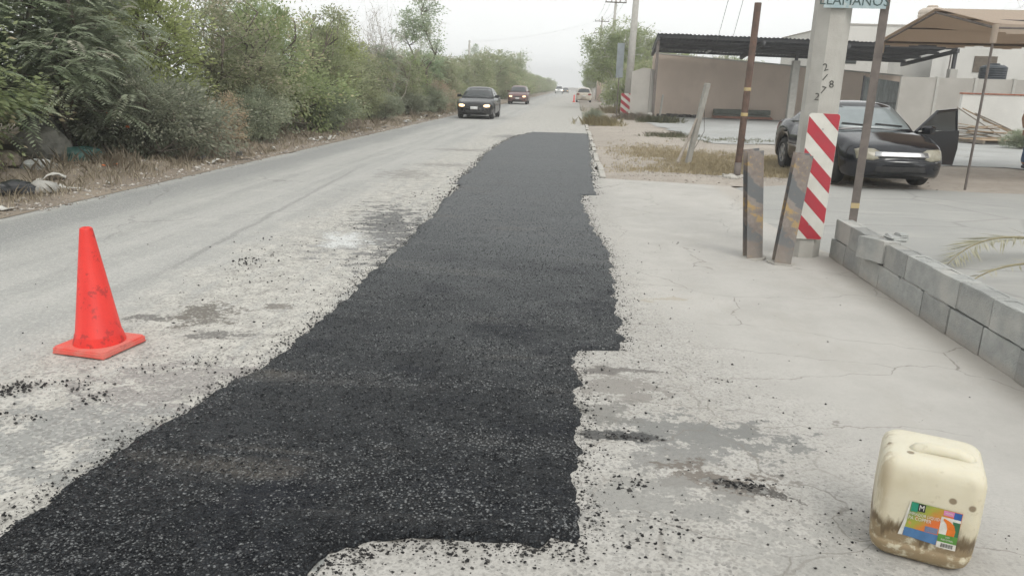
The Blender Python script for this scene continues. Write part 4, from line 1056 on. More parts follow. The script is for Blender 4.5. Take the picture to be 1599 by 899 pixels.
for (sx, sy, a0) in ((1, 1, 0), (-1, 1, 90), (-1, -1, 180), (1, -1, 270)):
    for k_ in range(5):
        a = R(a0+k_*22.5); poly.append((sx*(hs_-rr_)+rr_*math.cos(a), sy*(hs_-rr_)+rr_*math.sin(a)))
cb.prism(poly, 0.006, 0.030)
cb.prism([(x*0.96, y*0.96) for x, y in poly], 0.030, 0.038)
for sx in (-1, 1):
    for sy in (-1, 1): cb.box((sx*.14-.03, sy*.14-.03, 0), (sx*.14+.03, sy*.14+.03, .008))
cb.build('base', m_cone_base, co)
MB().lathe([(.140, .036), (.138, .050), (.128, .085), (.127, .092), (.1215, .098), (.034, .700), (.031, .708), (.024, .712), (.022, .705), (.026, .60)], 40, None, 'z', False).build('cone_body', m_cone, co, True)

# ---- jerrycan
t = NT('cream_plastic'); v = t.obj(); sp = t.n('SeparateXYZ', {0: v}); z = sp.outputs[2]
n1 = t.noise(v, 7, 6, .65); n2 = t.noise(t.vscale(v, (26, 26, 5)), 1.0, 6, .65); n3 = t.noise(v, 30, 4, .6)
col = t.mix(t.step(n1, .35, .7), (0.61, 0.565, 0.435), (0.55, 0.50, 0.37))
col = t.mix(t.mul(t.step(z, .27, .36), .45), col, (0.64, 0.62, 0.52))
zz_ = t.addm(z, t.mul(t.math('SUBTRACT', n2, .5), .16))
grime = t.inv(t.step(zz_, .095, .155))
col = t.mix(t.mul(grime, t.mul(t.step(n3, .34, .50), .85)), col, (0.25, 0.175, 0.09))
side = t.mul(t.inv(t.step(sp.outputs[0], -.13, -.09)), t.mul(t.step(n2, .45, .6), .55))
col = t.mix(side, col, (0.30, 0.225, 0.13))
scuff = t.mul(t.step(t.noise(v, 38, 4, .7), .60, .66), .35)
col = t.mix(scuff, col, (0.42, 0.36, 0.24))
band = t.mul(t.step(zz_, .085, .11), t.inv(t.step(zz_, .115, .155)))
col = t.mix(t.mul(band, .92), col, (0.13, 0.092, 0.05))
vs_ = t.voro(v, 17); c_ = t.n('SeparateColor', {0: vs_.outputs['Color']}).outputs[0]
spot = t.mul(t.step(c_, .80, .83), t.inv(t.step(vs_.outputs['Distance'], .13, .22)))
col = t.mix(t.mul(spot, .8), col, (0.16, 0.11, 0.06))
p_ = t.n('BsdfPrincipled', {'Base Color': col, 'Roughness': t.addm(.38, t.mul(n1, .2)), 'Specular IOR Level': .4, 'Subsurface Weight': 0.25, 'Subsurface Scale': 0.03, 'Subsurface Radius': (1, .8, .5), 'Normal': t.bump(n1, .1, .02)})
t.t.links.new(p_.outputs[0], t.out.inputs[0]); m_can = t.m
can = empty('jerrycan', (1.30, 2.44, 0.006), R(-22), 'dirty cream plastic jerrycan with a torn colour label on the concrete', 'jerrycan')
def can_ring(z, hx, hy, r, n=6, dx=0, dy=0):
    o = []
    for (sx, sy, a0) in ((1, 1, 0), (-1, 1, 90), (-1, -1, 180), (1, -1, 270)):
        for k_ in range(n+1):
            a = R(a0+90*k_/n); o.append((dx+sx*(hx-r)+r*math.cos(a), dy+sy*(hy-r)+r*math.sin(a), z))
    return o
prof = [(0.000, .100, .095, .035), (.006, .116, .110, .040), (.022, .131, .124, .045), (.045, .137, .130, .045), (.060, .139, .132, .045), (.064, .1355, .1285, .045), (.070, .139, .132, .045), (.16, .141, .134, .036), (.26, .140, .133, .036), (.298, .139, .132, .036),
        (.320, .134, .127, .040), (.334, .124, .117, .046), (.341, .108, .101, .05), (.342, .07, .065, .045)]
vs = []; fs = []
for (z_, hx, hy, r_) in prof: vs += can_ring(z_, hx, hy, r_)
nn = 28
for i_ in range(len(prof)-1):
    for k_ in range(nn): fs.append((i_*nn+k_, i_*nn+(k_+1) % nn, (i_+1)*nn+(k_+1) % nn, (i_+1)*nn+k_))
fs.append(tuple(range(nn))[::-1]); fs.append(tuple((len(prof)-1)*nn+k_ for k_ in range(nn)))
cbm = MB().add(vs, fs)
body = cbm.build('body', m_can, can, True)
# moulded grip with a hollow under it, raised panel, filler neck and cap
gr = MB(); gr.tube([(-.052, -.03, .325), (-.04, -.03, .343), (-.015, -.03, .350), (.06, -.03, .350), (.085, -.03, .341), (.097, -.03, .318)], [.024, .022, .020, .020, .022, .024], 14)
gr.build('handle', m_can, can, True)
can.scale = (1.13, 1.13, 1.10)
# label stuck on the front face (local -y)
m_lab_white = simple('label_white', (0.66, 0.65, 0.60), (0.52, 0.50, 0.44), 30, 0.5, 0)
t = NT('label_print'); v = t.obj(); sp = t.n('SeparateXYZ', {0: v}); x, z = sp.outputs[0], sp.outputs[2]; nz = t.noise(v, 22, 5)
d = t.addm(t.addm(t.mul(t.math('SUBTRACT', x, .0), 7), t.mul(t.math('SUBTRACT', z, .118), -9)), t.mul(t.math('SUBTRACT', nz, .5), .7))
col = t.mix(t.step(d, -.75, -.15), (0.045, 0.20, 0.11), (0.30, 0.32, 0.05)); col = t.mix(t.step(d, -.15, .30), col, (0.62, 0.14, 0.035))
col = t.mix(t.step(t.noise(v, 60, 3), .6, .7), col, tuple([.5, .25, .08]))
m_lab = t.finish(col, 0.42, None)
def flat(nm, mat, x0, x1, z0, z1, y, par, poly=None):
    pl = poly or [(x0, z0), (x1, z0), (x1, z1), (x0, z1)]; n_ = len(pl)
    mb = MB().add([(px, y, pz) for px, pz in pl]+[(px, y+.0006, pz) for px, pz in pl], [tuple(range(n_)), tuple(range(n_, 2*n_))[::-1]]+[(i, n_+i, n_+(i+1) % n_, (i+1) % n_) for i in range(n_)])
    return mb.build(nm, mat, par)
lab = flat('label', m_lab, -.04, .10, .05, .16, -.1365, can, [(-.050, .072), (.098, .062), (.100, .160), (-.040, .162), (-.044, .110)])
cm = lambda n_, c, **k_: simple(n_, c, tuple(q_*.8 for q_ in c), 40, .45, 0, **k_)
flat('label_blue_panel', cm('label_blue', (0.07, 0.17, 0.34)), 0, 0, 0, 0, -.1372, lab, [(-.049, .072), (.045, .066), (.046, .092), (-.047, .094)])
flat('label_blue_box', cm('label_slate', (0.15, 0.18, 0.28)), .008, .043, .094, .108, -.1372, lab)
flat('label_green_panel', cm('label_green', (0.10, 0.27, 0.05)), .046, .0985, .078, .098, -.1372, lab)
flat('label_barcode_panel', m_lab_white, .046, .0985, .0625, .078, -.1372, lab)
flat('label_emerald_corner', cm('label_emerald', (0.02, 0.24, 0.15)), -.038, -.020, .138, .1605, -.1372, lab)
flat('label_emblem', cm('label_black', (0.02, 0.02, 0.022)), -.020, .000, .141, .1605, -.1373, lab)
flat('label_pink_tag', cm('label_pink', (0.60, 0.22, 0.42)), .050, .078, .147, .159, -.1372, lab)
flat('label_blue_tag', cm('label_royal', (0.03, 0.11, 0.34)), .078, .0985, .142, .159, -.1372, lab)
flat('label_white_panel', m_lab_white, .046, .0985, .098, .142, -.1371, lab)
flat('label_forest_panel', cm('label_forest', (0.04, 0.15, 0.07)), 0, 0, 0, 0, -.1375, lab, [(.086, .098), (.0985, .098), (.0985, .135), (.078, .135)])
flat('label_orange_figure', cm('label_orange', (0.66, 0.17, 0.02)), 0, 0, 0, 0, -.1378, lab, [(.066, .098), (.088, .098), (.089, .112), (.083, .126), (.070, .134), (.054, .139), (.052, .135), (.062, .126), (.067, .114)])
bar = MB()
for k_ in range(14):
    x_ = .058+k_*.0024; bar.box((x_, -.1380, .0655), (x_+(.0008 if k_ % 3 else .0014), -.1374, .0755))
bar.build('label_barcode', cm('label_ink', (0.03, 0.03, 0.03)), lab)
for s_, sz, x_, z_, mt in (('M', .020, -.010, .1505, m_lab_white), ('LIMPIADOR LIQUIDO', .0105, .002, .132, m_lab_white), ('PA COPPER', .0125, -.010, .121, m_lab_white), ('NUEVO', .006, .064, .153, m_lab_white), ('USO', .006, .072, .0925, m_lab_white), ('INDUSTRIAL', .006, .072, .085, m_lab_white)):
    o = link('label_lettering', text_mesh(s_, sz, .0002), lab, mt); o.matrix_local = facing((x_, -.1380, z_), 0, -1)
# torn white margin left of the print
marg = flat('label_margin', m_lab_white, 0, 0, 0, 0, -.1360, can, [(-.062, .070), (-.049, .071), (-.043, .112), (-.039, .163), (-.043, .163), (-.052, .112)])

lab.scale = (.95, 1, 1.3); lab.location = (-.006, 0, .005)
marg.scale = (.95, 1, 1.3); marg.location = (-.006, 0, .005)

# ---- concrete block wall
t = NT('cement_block'); v = t.pos(); rnd = t.n('ObjectInfo').outputs['Random']; n1 = t.noise(v, 6, 6, .7); n2 = t.noise(v, 2.2, 5, .6); n3 = t.noise(v, 120, 4, .75)
col = t.mix(t.step(n1, .35, .65), (0.39, 0.395, 0.38), (0.31, 0.316, 0.305)); col = t.mix(t.mul(t.step(n2, .5, .68), .8), col, (0.45, 0.44, 0.41))
pit = t.voro(v, 95); col = t.mix(t.mul(t.inv(t.step(pit.outputs['Distance'], .14, .26)), .5), col, (0.15, 0.15, 0.145))
low = t.mul(t.inv(t.step(t.addm(t.n('SeparateXYZ', {0: v}).outputs[2], t.mul(n1, .12)), .06, .15)), .6); col = t.mix(low, col, (0.36, 0.32, 0.275))
col = t.n('HueSaturation', {'Color': col, 'Value': t.addm(.84, t.mul(rnd, .30))}).outputs[0]
m_block = t.finish(col, .95, t.bump(t.addm(n3, t.mul(pit.outputs['Distance'], .8)), .8, .006), spec=.2)
m_mortar = simple('mortar', (0.40, 0.39, 0.37), (0.31, 0.305, 0.29), 12, 0.95, 0.6, 80, space='pos')
def block_mesh(w=.39, d=.145, h=.19, depth=.035, seed=0):
    q = random.Random(seed); mb = MB(); X_ = [-w/2, -w/2+.032, -.018, .018, w/2-.032, w/2]; Y_ = [-d/2, -d/2+.032, d/2-.032, d/2]; c_ = .005
    idx = {}
    vs = []; fs = []
    def V_(x, y, z):
        vs.append((x+q.uniform(-.0025, .0025), y+q.uniform(-.0025, .0025), z+q.uniform(-.0025, .0025))); return len(vs)-1
    top = [[V_(x*(1 if 0 < i < 5 else (1-2*c_/w)), y*(1 if 0 < j < 3 else (1-2*c_/d)), h) for i, x in enumerate(X_)] for j, y in enumerate(Y_)]
    sd = [[V_(x, y, h-c_) for i, x in enumerate(X_)] for j, y in enumerate(Y_)]
    bt = [[V_(x, y, c_) for i, x in enumerate(X_)] for j, y in enumerate(Y_)]
    for j in range(3):
        for i in range(5):
            a = (top[j][i], top[j][i+1], top[j+1][i+1], top[j+1][i])
            if j == 1 and i in (1, 3):
                lo = [V_(vs[k][0], vs[k][1], h-depth) for k in a]; fs.append(tuple(lo)); fs += [(a[k], a[(k+1) % 4], lo[(k+1) % 4], lo[k]) for k in range(4)]
            else: fs.append(a)
    def strip(A, B): 
        for k in range(len(A)-1): fs.append((A[k], A[k+1], B[k+1], B[k]))
    for (A, B) in ((top, sd), (sd, bt)):
        strip(A[0], B[0]); strip(A[3], B[3]); strip([r_[0] for r_ in A], [r_[0] for r_ in B]); strip([r_[5] for r_ in A], [r_[5] for r_ in B])
    fs.append((bt[0][0], bt[0][5], bt[3][5], bt[3][0]))
    return MB().add(vs, fs).mesh('block')
bw = empty('block_wall', (2.66, 7.4, 0.004), 0, 'low grey cement block wall two courses high along the concrete apron', 'wall')
bms = [block_mesh(seed=k_, depth=.003) for k_ in range(5)]
for b_ in bms: b_.materials.append(m_block)
mo = MB()
for c_ in range(2):
    yy_ = 0.0 if c_ == 0 else -0.06
    k_ = 0
    while yy_ > -8.0:
        bl = bpy.data.objects.new('block', bms[random.randrange(5)]); COL.objects.link(bl); bl.parent = bw
        jx = random.uniform(-.006, .006); jr = random.uniform(-.012, .012); jz = 0
        if c_ == 1 and k_ == 2: jx, jr, jz = -.050, .16, .006; 
        if c_ == 1 and k_ == 1: jx, jr = -.01, -.03
        bl.location = (jx, yy_-.2, c_*.2+jz); bl.rotation_euler = (random.uniform(-.006, .006) if k_ != 2 else .03, (0.07 if (c_ == 1 and k_ == 2) else 0), R(90)+jr)
        if k_ % 2 or c_: mo.box((-.069, yy_-.402-.005, c_*.2+.006), (.069, yy_-.402+.005, c_*.2+.186))
        yy_ -= .4025; k_ += 1
for yy_ in range(20):
    if random.random() < .75: mo.box((-.0695, -yy_*.4-.36, .189), (.0695, -yy_*.4-.01, .2005))
mo.build('mortar_joint', m_mortar, bw)
# broken piece of block lying on top behind the loose block
q_ = MB(); rb = random.Random(8)
for (a, b) in (((-.02, -1.16, .392), (.10, -.98, .43)), ((.05, -1.12, .40), (.13, -1.02, .455))):
    q_.box(a, b, None, .012)
q_.v = [(x+rb.uniform(-.012, .012), y+rb.uniform(-.012, .012), z+rb.uniform(-.006, .006)) for x, y, z in q_.v]
o = q_.build('block_fragment', m_block); o.location = (2.70, 7.42, 0.004)
tag(o, 'broken lump of cement block lying on the wall behind the displaced block', 'rubble')

# ---- steel I-beam bollards
t = NT('rusty_painted_steel'); v = t.obj(); sp = t.n('SeparateXYZ', {0: v}); z = sp.outputs[2]; x = sp.outputs[0]
n1 = t.noise(v, 9, 8, .7); n2 = t.noise(v, 3.2, 6, .65); n3 = t.noise(v, 45, 5, .7)
col = t.mix(t.step(n1, .35, .65), (0.22, 0.185, 0.165), (0.30, 0.27, 0.245))
wv = t.math('SINE', t.mul(t.addm(t.addm(z, t.mul(x, 1.0)), t.mul(n2, .35)), 13.0))
col = t.mix(t.mul(t.step(wv, .45, .65), t.mul(t.step(n1, .48, .56), .8)), col, (0.44, 0.30, 0.12))
col = t.mix(t.mul(t.inv(t.step(wv, -.55, -.30)), t.mul(t.step(n1, .40, .50), .85)), col, (0.15, 0.165, 0.175))
col = t.mix(t.mul(t.inv(t.step(z, .02, .28)), .75), col, (0.30, 0.265, 0.235))
m_ibeam = t.finish(col, .75, t.bump(n3, .35, .004), 0.15, .35)
def ibeam(label, x, y, h, rz, lean_x, lean_y):
    o = empty('steel_post', (x, y, 0.006), 0, label, 'bollard', 'steel I-beam posts guarding the concrete pole'); o.rotation_euler = (lean_y, lean_x, rz)
    b = MB(); w_, d_, t1, t2 = .150, .135, .011, .008
    b.box((-w_/2, -d_/2, -.05), (w_/2, -d_/2+t1, h), None, .0015); b.box((-w_/2, d_/2-t1, -.05), (w_/2, d_/2, h+.012), None, .0015); b.box((-t2/2, -d_/2+t1, -.05), (t2/2, d_/2-t1, h-.01))
    b.build('beam', m_ibeam, o)
    f = MB(); rb = random.Random(int(x*100)); pts = []
    for k_ in range(14):
        a = k_/14*2*math.pi; pts.append((math.cos(a)*(.125+rb.uniform(-.02, .03)), math.sin(a)*(.115+rb.uniform(-.02, .03))))
    f.prism(pts, -.004, .012); f.build('footing', m_kerb, o)
    return o
ibeam('rusty I-beam post standing left of the leaning one', 1.80, 7.19, 1.03, R(6), R(-6.0), 0)
ibeam('leaning I-beam post with yellow and grey paint in front of the striped panel', 2.02, 7.00, 1.02, R(-3), R(4.2), 0)

# ---- octagonal concrete pole with hazard panel
m_pole = simple('pole_concrete', (0.46, 0.45, 0.415), (0.40, 0.385, 0.355), 5, 0.85, 0.3, 70, c3=(0.30, 0.285, 0.26), s3=6, t3=(0.62, 0.8))
pl = empty('concrete_pole', (2.33, 7.46, 0.004), 0, 'thick octagonal concrete pole with scrawled numbers beside the block wall', 'pole')
def octo(r, rot=22.5): return [(r*math.cos(R(rot+45*k_)), r*math.sin(R(rot+45*k_))) for k_ in range(8)]
pm = MB(); prof = [(-.1, .172), (3.0, .163), (8.2, .135)]
vs = []; fs = []
for z_, r_ in prof: vs += [(x_, y_, z_) for x_, y_ in octo(r_)]
for i_ in range(2):
    for k_ in range(8): fs.append((i_*8+k_, i_*8+(k_+1) % 8, (i_+1)*8+(k_+1) % 8, (i_+1)*8+k_))
fs.append(tuple(16+k_ for k_ in range(8))); pm.add(vs, fs); pm.build('shaft', m_pole, pl)
m_paint_dark = simple('dark_marker_paint', (0.055, 0.055, 0.05), (0.10, 0.10, 0.09), 20, .8, 0)
for s_, dx, z_, rl in (('2', -.045, 1.79, .3), ('1', -.04, 1.70, -.6), ('8', .028, 1.64, .1), ('7', -.04, 1.585, -.2), ('2', -.088, 1.525, -.1)):
    o = link('painted_number', text_mesh(s_, .095, .0008), pl, m_paint_dark); o.matrix_local = facing((dx, -.1565-.0005, z_), 0, -1, rl, R(-0.4))
m_refl_w = simple('reflective_white', (0.66, 0.65, 0.60), (0.58, 0.57, 0.52), 5, .45, 0, c3=(0.48, 0.46, 0.41), s3=7, t3=(.62, .8))
m_refl_r = simple('reflective_red', (0.44, 0.045, 0.062), (0.38, 0.055, 0.070), 6, .42, 0, c3=(0.34, 0.09, 0.09), s3=9, t3=(.62, .8))
def rrect(w, h, r, n=5):
    o = []
    for (sx, sy, a0) in ((1, 1, 0), (-1, 1, 90), (-1, -1, 180), (1, -1, 270)):
        for k_ in range(n+1):
            a = R(a0+90*k_/n); o.append((sx*(w/2-r)+r*math.cos(a), sy*(h/2-r)+r*math.sin(a)))
    return o
def clip_band(poly, c0, c1, slope):
    """part of convex poly with c0 <= y + slope*x <= c1"""
    def half(P, f):
        out = []
        for i in range(len(P)):
            a, b = P[i], P[(i+1) % len(P)]; fa, fb = f(a), f(b)
            if fa >= 0: out.append(a)
            if (fa >= 0) != (fb >= 0):
                u_ = fa/(fa-fb); out.append((a[0]+(b[0]-a[0])*u_, a[1]+(b[1]-a[1])*u_))
        return out
    P = half(poly, lambda p: p[1]+slope*p[0]-c0); return half(P, lambda p: c1-p[1]-slope*p[0]) if P else []
def hazard(name, label, loc, w, h, period, slope, phase, nx=0, ny=-1, roll=0, r=.03):
    o = empty(name, loc, 0, label, 'sign'); M_ = facing((0, 0, 0), nx, ny, roll)
    MB().prism(rrect(w, h, r), -.002, .0015, M_).build('panel', m_refl_w, o)
    c = -2.0*h+phase
    while c < 2*h:
        P = clip_band(rrect(w-.004, h-.004, r), c, c+period*.5, slope)
        if len(P) >= 3: MB().prism(P, .0017, .0027, M_).build('red_stripe', m_refl_r, o)
        c += period
    for dy in (-h*.38, h*.38):
        MB().lathe([(.008, .0028), (.008, .006), (.004, .007)], 8, M_ @ Matrix.Translation((0, dy, 0))).build('bolt', m_chrome, o)
    return o
hazard('hazard_panel', 'tall red and white striped panel on the thick concrete pole', (2.325, 7.285, 0.79), .285, 1.19, .292, .98, .035, roll=R(-.5))
# ---- rusty pipe with the hand-painted sign
m_rust = simple('rusty_pipe', (0.145, 0.095, 0.075), (0.095, 0.07, 0.058), 8, .85, .5, 90, metal=.2, c3=(0.20, 0.115, 0.075), s3=5, t3=(.55, .75))
m_greymetal = simple('weathered_steel', (0.19, 0.165, 0.15), (0.13, 0.115, 0.105), 7, .8, .4, 90, metal=.2, c3=(0.20, 0.13, 0.095), s3=5, t3=(.58, .78))
m_band = simple('faded_yellow_paint', (0.50, 0.38, 0.17), (0.42, 0.34, 0.2), 10, .7, .2, 60)
p2 = empty('sign_post', (2.735, 7.34, 0.2), 0, 'grey steel angle post rising from the end of the block wall', 'post')
am = MB(); am.box((-.038, -.030, 0), (.038, -.022, 2.36)); am.box((.030, -.022, 0), (.038, .045, 2.36))
am.build('angle_bar', m_greymetal, p2)
MB().box((-.0395, -.0315, .31), (.0395, -.0303, .36)).build('yellow_band', m_band, p2)
sg_ = empty('painted_sign', (2.455, 7.268, 2.41), 0, 'pale blue hand-lettered sign at the top edge of the photo', 'sign')
m_sign = simple('pale_blue_sheet', (0.42, 0.50, 0.51), (0.30, 0.40, 0.43), 6, .6, .15, 40, c3=(0.52, 0.53, 0.50), s3=5, t3=(.55, .7))
MB().box((-.27, -.004, -.105), (.27, .004, .30)).build('board', m_sign, sg_)
m_letter = simple('dark_green_lettering', (0.045, 0.075, 0.075), (0.08, 0.115, 0.11), 12, .7, 0)
o = link('lettering', text_mesh('LLAMANOS', .118, .0006), sg_, m_letter); o.matrix_local = facing((-.01, -.0055, -.045), 0, -1, R(-.5))
# ---- rusty pipe on the verge
rp = empty('rusty_pipe', (3.13, 14.37, 0), 0, 'tall rusty pipe with yellow bands standing on the dirt verge', 'post'); rp.rotation_euler = (0, R(.9), 0)
MB().lathe([(.062, .28), (.062, 3.10), (.056, 3.10), (.056, 3.0)], 18, None, 'z', False).build('pipe', m_rust, rp, True)
MB().lathe([(.065, -.1), (.065, .28)], 18).build('grey_foot', m_greymetal, rp, True)
for z_ in (1.13, 1.58): MB().lathe([(.0632, z_), (.0642, z_+.005), (.0642, z_+.055), (.0632, z_+.06)], 18, None, 'z', False).build('yellow_band', m_band, rp, True)
sm = MB(); rb = random.Random(4)
for k_ in range(26):
    a = rb.uniform(0, 6.28); d_ = rb.uniform(.05, .38); s_ = rb.uniform(.03, .09); sm.box((-s_, -s_*.8, -.02), (s_, s_*.8, s_*.7), Tm((math.cos(a)*d_, math.sin(a)*d_, 0), a), s_*.3)
sm.build('cement_footing', m_kerb, rp)
# ---- leaning concrete post with its wire stay
lp = empty('leaning_post', (2.53, 16.58, 0), 0, 'leaning square concrete post on the dirt verge', 'post'); lp.rotation_euler = (R(2), R(9.0), R(20))
MB().box((-.052, -.052, -.2), (.052, .052, 1.74), None, .010).build('post', simple('grey_post', (0.36, 0.35, 0.32), (0.29, 0.28, 0.255), 5, .9, .4, 60), lp)
st_ = MB(); st_.tube([(-.30, -.10, .02), (-.16, -.06, .55), (-.06, -.02, 1.0)], [.035, .03, .022], 7); st_.build('prop', m_twig, lp)
MB().tube([(.05, 0, 1.3), (.22, .03, .75), (.10, .05, .35)], .006, 5).build('wire', m_greymetal, lp)
sl = empty('thin_post', (4.86, 43.6, 0), 0, 'thin pale post in front of the beige wall', 'post'); sl.rotation_euler = (0, R(4), 0)
MB().box((-.055, -.055, -.1), (.055, .055, 1.30), None, .01).build('post', m_pole, sl)

# ---- dry palm leaves reaching over the yard
m_palm = leaf_mat('dry_palm', (0.30, 0.29, 0.20), (0.40, 0.385, 0.285), None, .25)
m_rach = simple('palm_stalk', (0.26, 0.235, 0.14), (0.20, 0.175, 0.11), 9, .7, .2, 60)
def frond(label, base, mid, tip, n=26, seed=0, ll=.30, hang=.5):
    pal = empty('palm_frond', base, 0, label, 'palm frond')
    g_ = np.random.RandomState(seed); b, m_, t_ = map(np.array, (base, mid, tip)); t_ = t_-b; m_ = m_-b; b = b*0.0; u_ = np.linspace(0, 1, 18)[:, None]
    c = (1-u_)**2*b+2*u_*(1-u_)*m_+u_**2*t_
    MB().tube([tuple(p) for p in c], [.016*(1-k_/18)+.003 for k_ in range(18)], 6).build('stalk', m_rach, pal, True)
    uu = np.repeat(np.linspace(.12, .97, n*2), 2); sgn = np.tile([1, -1], n*2)
    P = (1-uu[:, None])**2*b+2*uu[:, None]*(1-uu[:, None])*m_+uu[:, None]**2*t_; T_ = 2*(1-uu[:, None])*(m_-b)+2*uu[:, None]*(t_-m_); T_ /= np.linalg.norm(T_, axis=1, keepdims=True)
    S_ = np.cross(T_, [0, 0, 1.0]); S_ /= np.linalg.norm(S_, axis=1, keepdims=True)
    D = T_*.9+S_*sgn[:, None]*.8+g_.randn(len(uu), 3)*.12; D[:, 2] -= hang*g_.rand(len(uu)); D /= np.linalg.norm(D, axis=1, keepdims=True)
    L_ = ll*(np.sin(np.pi*(.12+.8*uu))+.15)*(.8+.4*g_.rand(len(uu)))
    V_ = leaf_quads(P+D*L_[:, None]*.5, D, np.tile([0, 0, 1.0], (len(uu), 1))+g_.randn(len(uu), 3)*.4, L_, np.full(len(uu), .016))
    V_[:, 2] = np.maximum(V_[:, 2], .012-base[2])
    me = np_mesh('leaflets', V_, np.arange(len(V_)).reshape(-1, 4), False, {'tint': np.repeat(g_.rand(len(uu)), 4)}); link('leaflets', me, pal, m_palm)
frond('dry palm frond lying on the yard beyond the block wall', (5.4, 7.9, .03), (4.3, 7.85, .42), (3.62, 7.18, .03), 30, 1, .32, .35)
frond('second dry palm frond lying nearer the block wall', (5.0, 6.6, .03), (4.0, 6.75, .36), (3.30, 6.22, .06), 9, 2, .18, .3)

# ================================================================== RUBBISH ON THE BANK
def crumple(nm, label, x, y, sx, sy, sz, mat, seed, rz=0, cat='rubbish', dz=0, n=14, rough=.35):
    """closed crumpled sack: a squashed, folded lump resting on the ground"""
    g_ = np.random.RandomState(seed); bm = bmesh.new(); bmesh.ops.create_icosphere(bm, subdivisions=3, radius=1)
    dirs = g_.randn(n, 3); dirs /= np.linalg.norm(dirs, axis=1, keepdims=True); am_ = g_.rand(n)*.6
    for v_ in bm.verts:
        p = np.array(v_.co); k_ = 1+sum(a_*max(0, float(p@d_))**6 for a_, d_ in zip(am_, dirs))*.5-rough*abs(math.sin(6*p[0]+seed)*math.sin(5*p[1]+2*seed)*math.cos(7*p[2]))*.5+g_.randn()*.04
        q_ = p*k_; q_[2] = q_[2] if q_[2] > -.55 else -.55
        v_.co = (q_[0]*sx, q_[1]*sy, (q_[2]+.5)*sz)
    me = bpy.data.meshes.new(nm); bm.to_mesh(me); bm.free()
    o = link(nm, me, None, mat); o.location = (x, y, verge_h(x, y)+dz); o.rotation_euler = (0, 0, rz)
    return tag(o, label, cat)
pls = lambda n_, c, r_=.35: simple(n_, c, tuple(q_*.6 for q_ in c), 7, r_, .3, 14, spec=.5)
crumple('rubbish_bag', 'shiny black rubbish bag at the lower left of the bank', -6.95, 8.80, .20, .13, .11, pls('black_bag', (0.018, 0.02, 0.022), .3), 1, .5, 'bag')
crumple('rubbish_bag', 'torn pale grey bag lying against the black rubbish bag', -6.72, 8.98, .17, .12, .09, pls('grey_bag', (0.36, 0.35, 0.32), .5), 2, .9, 'bag')
crumple('rubbish_sack', 'teal plastic sack half under the dark bushes', -8.42, 12.3, .34, .20, .17, pls('teal_sack', (0.10, 0.22, 0.20), .45), 3, .5, 'sack')
crumple('rubbish_sack', 'dull grey sack heaped behind the teal sack', -8.9, 12.0, .36, .30, .34, pls('dull_sack', (0.27, 0.265, 0.235), .7), 4, .2, 'sack')
crumple('rubbish_sack', 'second grey sack on top of the heap under the feathery tree', -9.15, 12.35, .30, .26, .24, pls('dull_sack2', (0.23, 0.23, 0.205), .7), 5, 1.2, 'sack', dz=.30)
crumple('rubbish_bag', 'white plastic bag on the bank above the black rubbish bag', -8.35, 11.05, .22, .13, .11, pls('white_bag', (0.60, 0.62, 0.61), .4), 6, .3, 'bag')
crumple('rubbish_sack', 'brown crumpled sack beside the white plastic bag', -8.7, 10.9, .26, .16, .14, pls('brown_sack', (0.27, 0.23, 0.185), .8), 7, -.3, 'sack')
def scrap(nm, label, x, y, w, h, mat, rz, seed, curl=.05, cat='litter', group=None):
    q_ = random.Random(seed); n_ = 6; vs = []
    for z_ in (0, .006):
        for i in range(n_):
            for j in range(n_):
                a, b = i/(n_-1)-.5, j/(n_-1)-.5; vs.append((a*w+q_.uniform(-.04, .04)*w, b*h+q_.uniform(-.05, .05)*h, z_+.012+curl*(math.sin(a*5+seed)*.5+.5)+q_.uniform(0, .3)*curl))
    f_ = []; m_ = n_*n_
    for i in range(n_-1):
        for j in range(n_-1):
            k_ = i*n_+j; f_.append((k_, k_+1, k_+n_+1, k_+n_)); f_.append((m_+k_, m_+k_+n_, m_+k_+n_+1, m_+k_+1))
    bd = [i for i in range(n_)]+[i*n_+n_-1 for i in range(1, n_)]+[(n_-1)*n_+i for i in range(n_-2, -1, -1)]+[i*n_ for i in range(n_-2, 0, -1)]
    for i in range(len(bd)): a, b = bd[i], bd[(i+1) % len(bd)]; f_.append((a, m_+a, m_+b, b))
    o = MB().add(vs, f_).build(nm, mat); o.location = (x, y, verge_h(x, y) if x < -6.1 else .006); o.rotation_euler = (0, 0, rz)
    return tag(o, label, cat, group)
mw_ = pls('white_litter', (0.62, 0.61, 0.57), .6)
scrap('cardboard_scrap', 'pale folded sheet on the dry grass of the bank', -7.55, 10.25, .36, .20, mw_, .5, 1, .09)
scrap('paper_scrap', 'white scrap at the road edge right of the black rubbish bag', -6.85, 9.45, .20, .12, mw_, .2, 2, .05)
scrap('paper_scrap', 'white scrap flat on the shoulder below the folded sheet', -6.55, 9.25, .22, .10, mw_, .9, 3, .03)
scrap('paper_scrap', 'white scrap on the shoulder at the left edge of the photo', -6.47, 7.92, .20, .13, mw_, .1, 4, .03)
scrap('paper_scrap', 'small white scrap further along the shoulder', -6.62, 10.2, .11, .08, mw_, .4, 5, .03)
scrap('plastic_scrap', 'orange plastic scrap on the bank below the dark leafy bush', -7.3, 11.3, .24, .08, pls('orange_litter', (0.62, 0.16, 0.04), .5), .2, 6, .03)
GL = 'litter strewn along the foot of the hedge'
